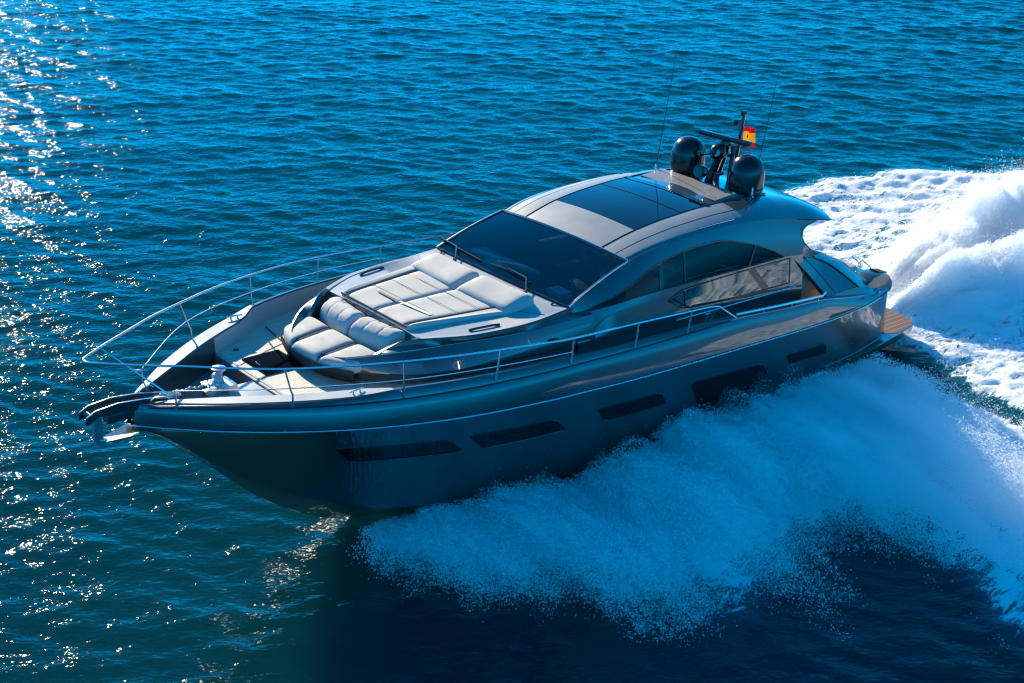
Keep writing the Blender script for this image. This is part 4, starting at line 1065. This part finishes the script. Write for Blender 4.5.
# ------------------------------------------------------------------ thrown water: clouds of droplets (point clouds)
M_drop, nd, bd_ = new_mat('spray droplets')
set_in(bd_, base=(.94, .96, .97), rough=.7, spec=.3)
td_ = nd.nodes.new('ShaderNodeBsdfTranslucent'); td_.inputs[0].default_value = (.95, .96, .97, 1)
md_ = nd.nodes.new('ShaderNodeMixShader'); md_.inputs[0].default_value = .45
nd.links.new(bd_.outputs[0], md_.inputs[1]); nd.links.new(td_.outputs[0], md_.inputs[2]); nd.links.new(md_.outputs[0], nd.nodes['Material Output'].inputs['Surface'])
def droplets(name, pts, rad, label):
    me = bpy.data.meshes.new(name)
    me.vertices.add(len(pts)); me.vertices.foreach_set('co', np.asarray(pts, np.float32).ravel())
    a = me.attributes.new('rad', 'FLOAT', 'POINT'); a.data.foreach_set('value', np.asarray(rad, np.float32))
    me.materials.append(M_drop)
    o = bpy.data.objects.new(name, me); COL.objects.link(o)
    g = bpy.data.node_groups.new(name+' points', 'GeometryNodeTree')
    g.interface.new_socket('Geometry', in_out='INPUT', socket_type='NodeSocketGeometry')
    g.interface.new_socket('Geometry', in_out='OUTPUT', socket_type='NodeSocketGeometry')
    gi, go = g.nodes.new('NodeGroupInput'), g.nodes.new('NodeGroupOutput')
    mtp = g.nodes.new('GeometryNodeMeshToPoints'); na = g.nodes.new('GeometryNodeInputNamedAttribute'); na.data_type = 'FLOAT'
    na.inputs['Name'].default_value = 'rad'
    sm = g.nodes.new('GeometryNodeSetMaterial'); sm.inputs['Material'].default_value = M_drop
    g.links.new(gi.outputs[0], mtp.inputs['Mesh']); g.links.new(na.outputs['Attribute'], mtp.inputs['Radius'])
    g.links.new(mtp.outputs[0], sm.inputs[0]); g.links.new(sm.outputs[0], go.inputs[0])
    md = o.modifiers.new('points', 'NODES'); md.node_group = g
    return tag(o, label, 'spray', kind='stuff')
def b2w_xy(xb, yb): return BX+(xb-7)*FW[0]+yb*PT[0], BY+(xb-7)*FW[1]+yb*PT[1]
def sizes(n, med, sig=.4): return np.minimum(np.exp(rng.normal(math.log(med), sig, n)), .0125)

pts, rr = [], []
# (1) skin over the heaped water, ribbed outward from the hull where sheets have torn
for N, med, lift, pw in ((3600000, .0058, (.35, .75), 1.3), (1900000, .0036, (.6, 1.25), 1.0)):
    x = rng.uniform(-3.6, 14.0, N); y = rng.uniform(19.0, 30.5, N)
    sd = poly_sd(x, y, FOAM_NEAR); xb, yb = to_boat(x, y)
    rib = fbm(xb*2.4-yb*.9, yb*.45+xb*.2, 3, 77); clump = fbm(x*4.5, y*4.5, 3, 91); big = fbm(x*.8, y*.8, 2, 15)
    edge = sd+1.7*(rib-.5)+.5*(clump-.5)
    den = np.clip(edge/1.5, 0, 1)**1.4*np.clip(4.2*rib-1.45, .04, 1)*np.clip(1.9*clump-.1, .1, 1)*np.clip(2.4*big-.5, .15, 1)
    den *= np.clip((yb-hull_b(xb)+.10)/.25, 0, 1)
    den *= 1-.9*np.exp(-(((xb-2.4)/2.6)**2+((yb-3.8)/1.0)**2))
    den *= np.clip((16.05-xb)/.7, 0, 1)
    keep = rng.random(N) < den
    x, y, xb, yb, clump, rib = [a[keep] for a in (x, y, xb, yb, clump, rib)]
    h = bow_spray_h(x, y); k = rng.random(len(x))
    z = h*(lift[0]+lift[1]*k**pw*(.35+1.2*rib))+.02
    z += np.where(rng.random(len(x)) < .05, rng.exponential(.15, len(x))*np.clip(h*1.6, .2, 1), 0)
    jit = rng.normal(0, .04, (len(x), 2))
    pts.append(np.stack([x+jit[:, 0], y+jit[:, 1], z], 1)); rr.append(sizes(len(x), med))
# (2) ballistic ligaments: sheets of drops leaving the chine, arching outward and falling
reach = pchip([16.2, 15.8, 15.5, 14.2, 13.5, 12.7, 12.0, 11.0, 10.3, 9.5, 9.0, 8.5, 7.5, 6, 4.5, 3], [.3, 1.2, 2.6, 3.3, 4.5, 5.9, 4.7, 4.9, 4.1, 3.4, 3.9, 5.0, 6.5, 6.5, 5, 3])
NS = 11000
x0 = rng.choice([0, 1, 2], NS, p=[.5, .38, .12]); x0 = np.where(x0 == 0, rng.uniform(9.5, 15.7, NS), np.where(x0 == 1, rng.uniform(5.5, 10, NS), rng.uniform(3, 6, NS)))
fam = vnoise(x0*3.1, x0*0+2, 55)                      # neighbours leave together in sheets
H0 = np.clip(spray_H(x0), .12, 2)*rng.uniform(.45, 1.35, NS)*(.6+.8*fam)
vz = np.sqrt(2*9.8*H0); tf = 2*vz/9.8
R0 = reach(x0)*rng.uniform(.25, 1.12, NS)*(.65+.6*fam); vo = R0/tf; va = rng.normal(-.15, .45, NS)/tf
for q in range(NS):
    n_d = int(rng.integers(40, 240)); tc = rng.beta(1.6, 1.2); wd = rng.uniform(.06, .35)
    t = np.clip(tc+rng.normal(0, wd, n_d)*.5, .02, 1.0)*tf[q]
    sp = .02+.16*(t/tf[q])*rng.uniform(.3, 1)
    xbq = x0[q]+va[q]*t+rng.normal(0, 1, n_d)*sp; ybq = hull_b(x0[q])+.1+vo[q]*t+rng.normal(0, 1, n_d)*sp
    zq = .12+vz[q]*t-4.9*t*t+rng.normal(0, .5, n_d)*sp
    wx_, wy_ = b2w_xy(xbq, ybq); pts.append(np.stack([wx_, wy_, np.maximum(zq, .03)], 1)); rr.append(sizes(n_d, .0056, .5))
# (3) drops flung up the hull side
for (jx, jy, jw, jh, jn) in ((6.6, 3.6, .35, 1.0, 9000), (6.0, 3.8, .5, .9, 11000), (5.0, 3.9, .8, .6, 9000), (7.3, 3.7, .3, .7, 5000), (8.6, 3.6, .6, .5, 7000), (10.0, 3.3, .5, .4, 5000), (4.0, 3.9, .9, .45, 6000), (12.0, 2.9, .5, .3, 4000)):
    a = rng.normal(0, 1, (jn, 2)); hz = rng.random(jn)**1.6
    bxx = jx+a[:, 0]*jw*(1-.3*hz)+.25*hz; byy = jy+np.abs(a[:, 1])*.28*(1+hz)-.25
    wx_, wy_ = b2w_xy(bxx, byy)
    zz = .15+jh*hz*np.exp(-.5*a[:, 0]**2)*(.4+1.2*vnoise(bxx*6, byy*6, 3))
    pts.append(np.stack([wx_, wy_, zz], 1)); rr.append(sizes(jn, .0056, .5))
droplets('bow_spray', np.concatenate(pts), np.concatenate(rr), 'thick blue shaded spray thrown out along the near side of the hull')

# stern plumes in full sun: water jetted aft, streaked along its flight
pts, rr = [], []
for R, n_, med, seed in ((RIDGE_A, 900000, .0065, 41), (RIDGE_A, 900000, .004, 41), (RIDGE_B, 600000, .0065, 47), (RIDGE_B, 560000, .004, 47)):
    ln = np.concatenate([[0], np.cumsum(np.linalg.norm(np.diff(R[:, :2], axis=0), axis=1))])
    s = rng.random(n_)**1.15*min(ln[-1], 13.5)
    cx_, cy_, hh, ww = [np.interp(s, ln, R[:, j]) for j in range(4)]
    i_ = np.clip(np.searchsorted(ln, s)-1, 0, len(R)-2); tdir = R[i_+1, :2]-R[i_, :2]; tdir /= np.linalg.norm(tdir, axis=1)[:, None]
    off = rng.normal(0, .6, n_)*ww
    streak = fbm(s*.55+off*.5, off*3.2/np.maximum(ww, .4)-s*.15, 4, seed); puff = fbm(s*1.1, off*1.3+4, 3, seed+2)
    px = cx_-tdir[:, 1]*off; py_ = cy_+tdir[:, 0]*off
    up = rng.random(n_)
    env = hh*np.exp(-(off/ww)**2)*(.45+1.1*puff)
    pz_ = env*(.25+1.0*up**1.2*(.3+1.4*streak))+np.where(rng.random(n_) < .05, rng.exponential(.2, n_), 0)
    keep = rng.random(n_) < np.clip(2.3*streak-.45, .08, 1)
    pts.append(np.stack([px, py_, pz_+.03], 1)[keep]); rr.append(sizes(int(keep.sum()), med, .5))
# light spatter over the foam sheet
n_ = 60000
x = rng.uniform(9, 22, n_); y = rng.uniform(27, 46, n_); sd = poly_sd(x, y, FOAM_FAR); kq = (sd > .1) & (rng.random(n_) < fbm(x*1.5, y*1.5, 3, 8)**3*2)
x, y = x[kq], y[kq]; pts.append(np.stack([x, y, .05+rng.exponential(.06, len(x))], 1)); rr.append(sizes(len(x), .0075))
droplets('wake_spray', np.concatenate(pts), np.concatenate(rr), 'bright white plumes of spray thrown up behind the stern')
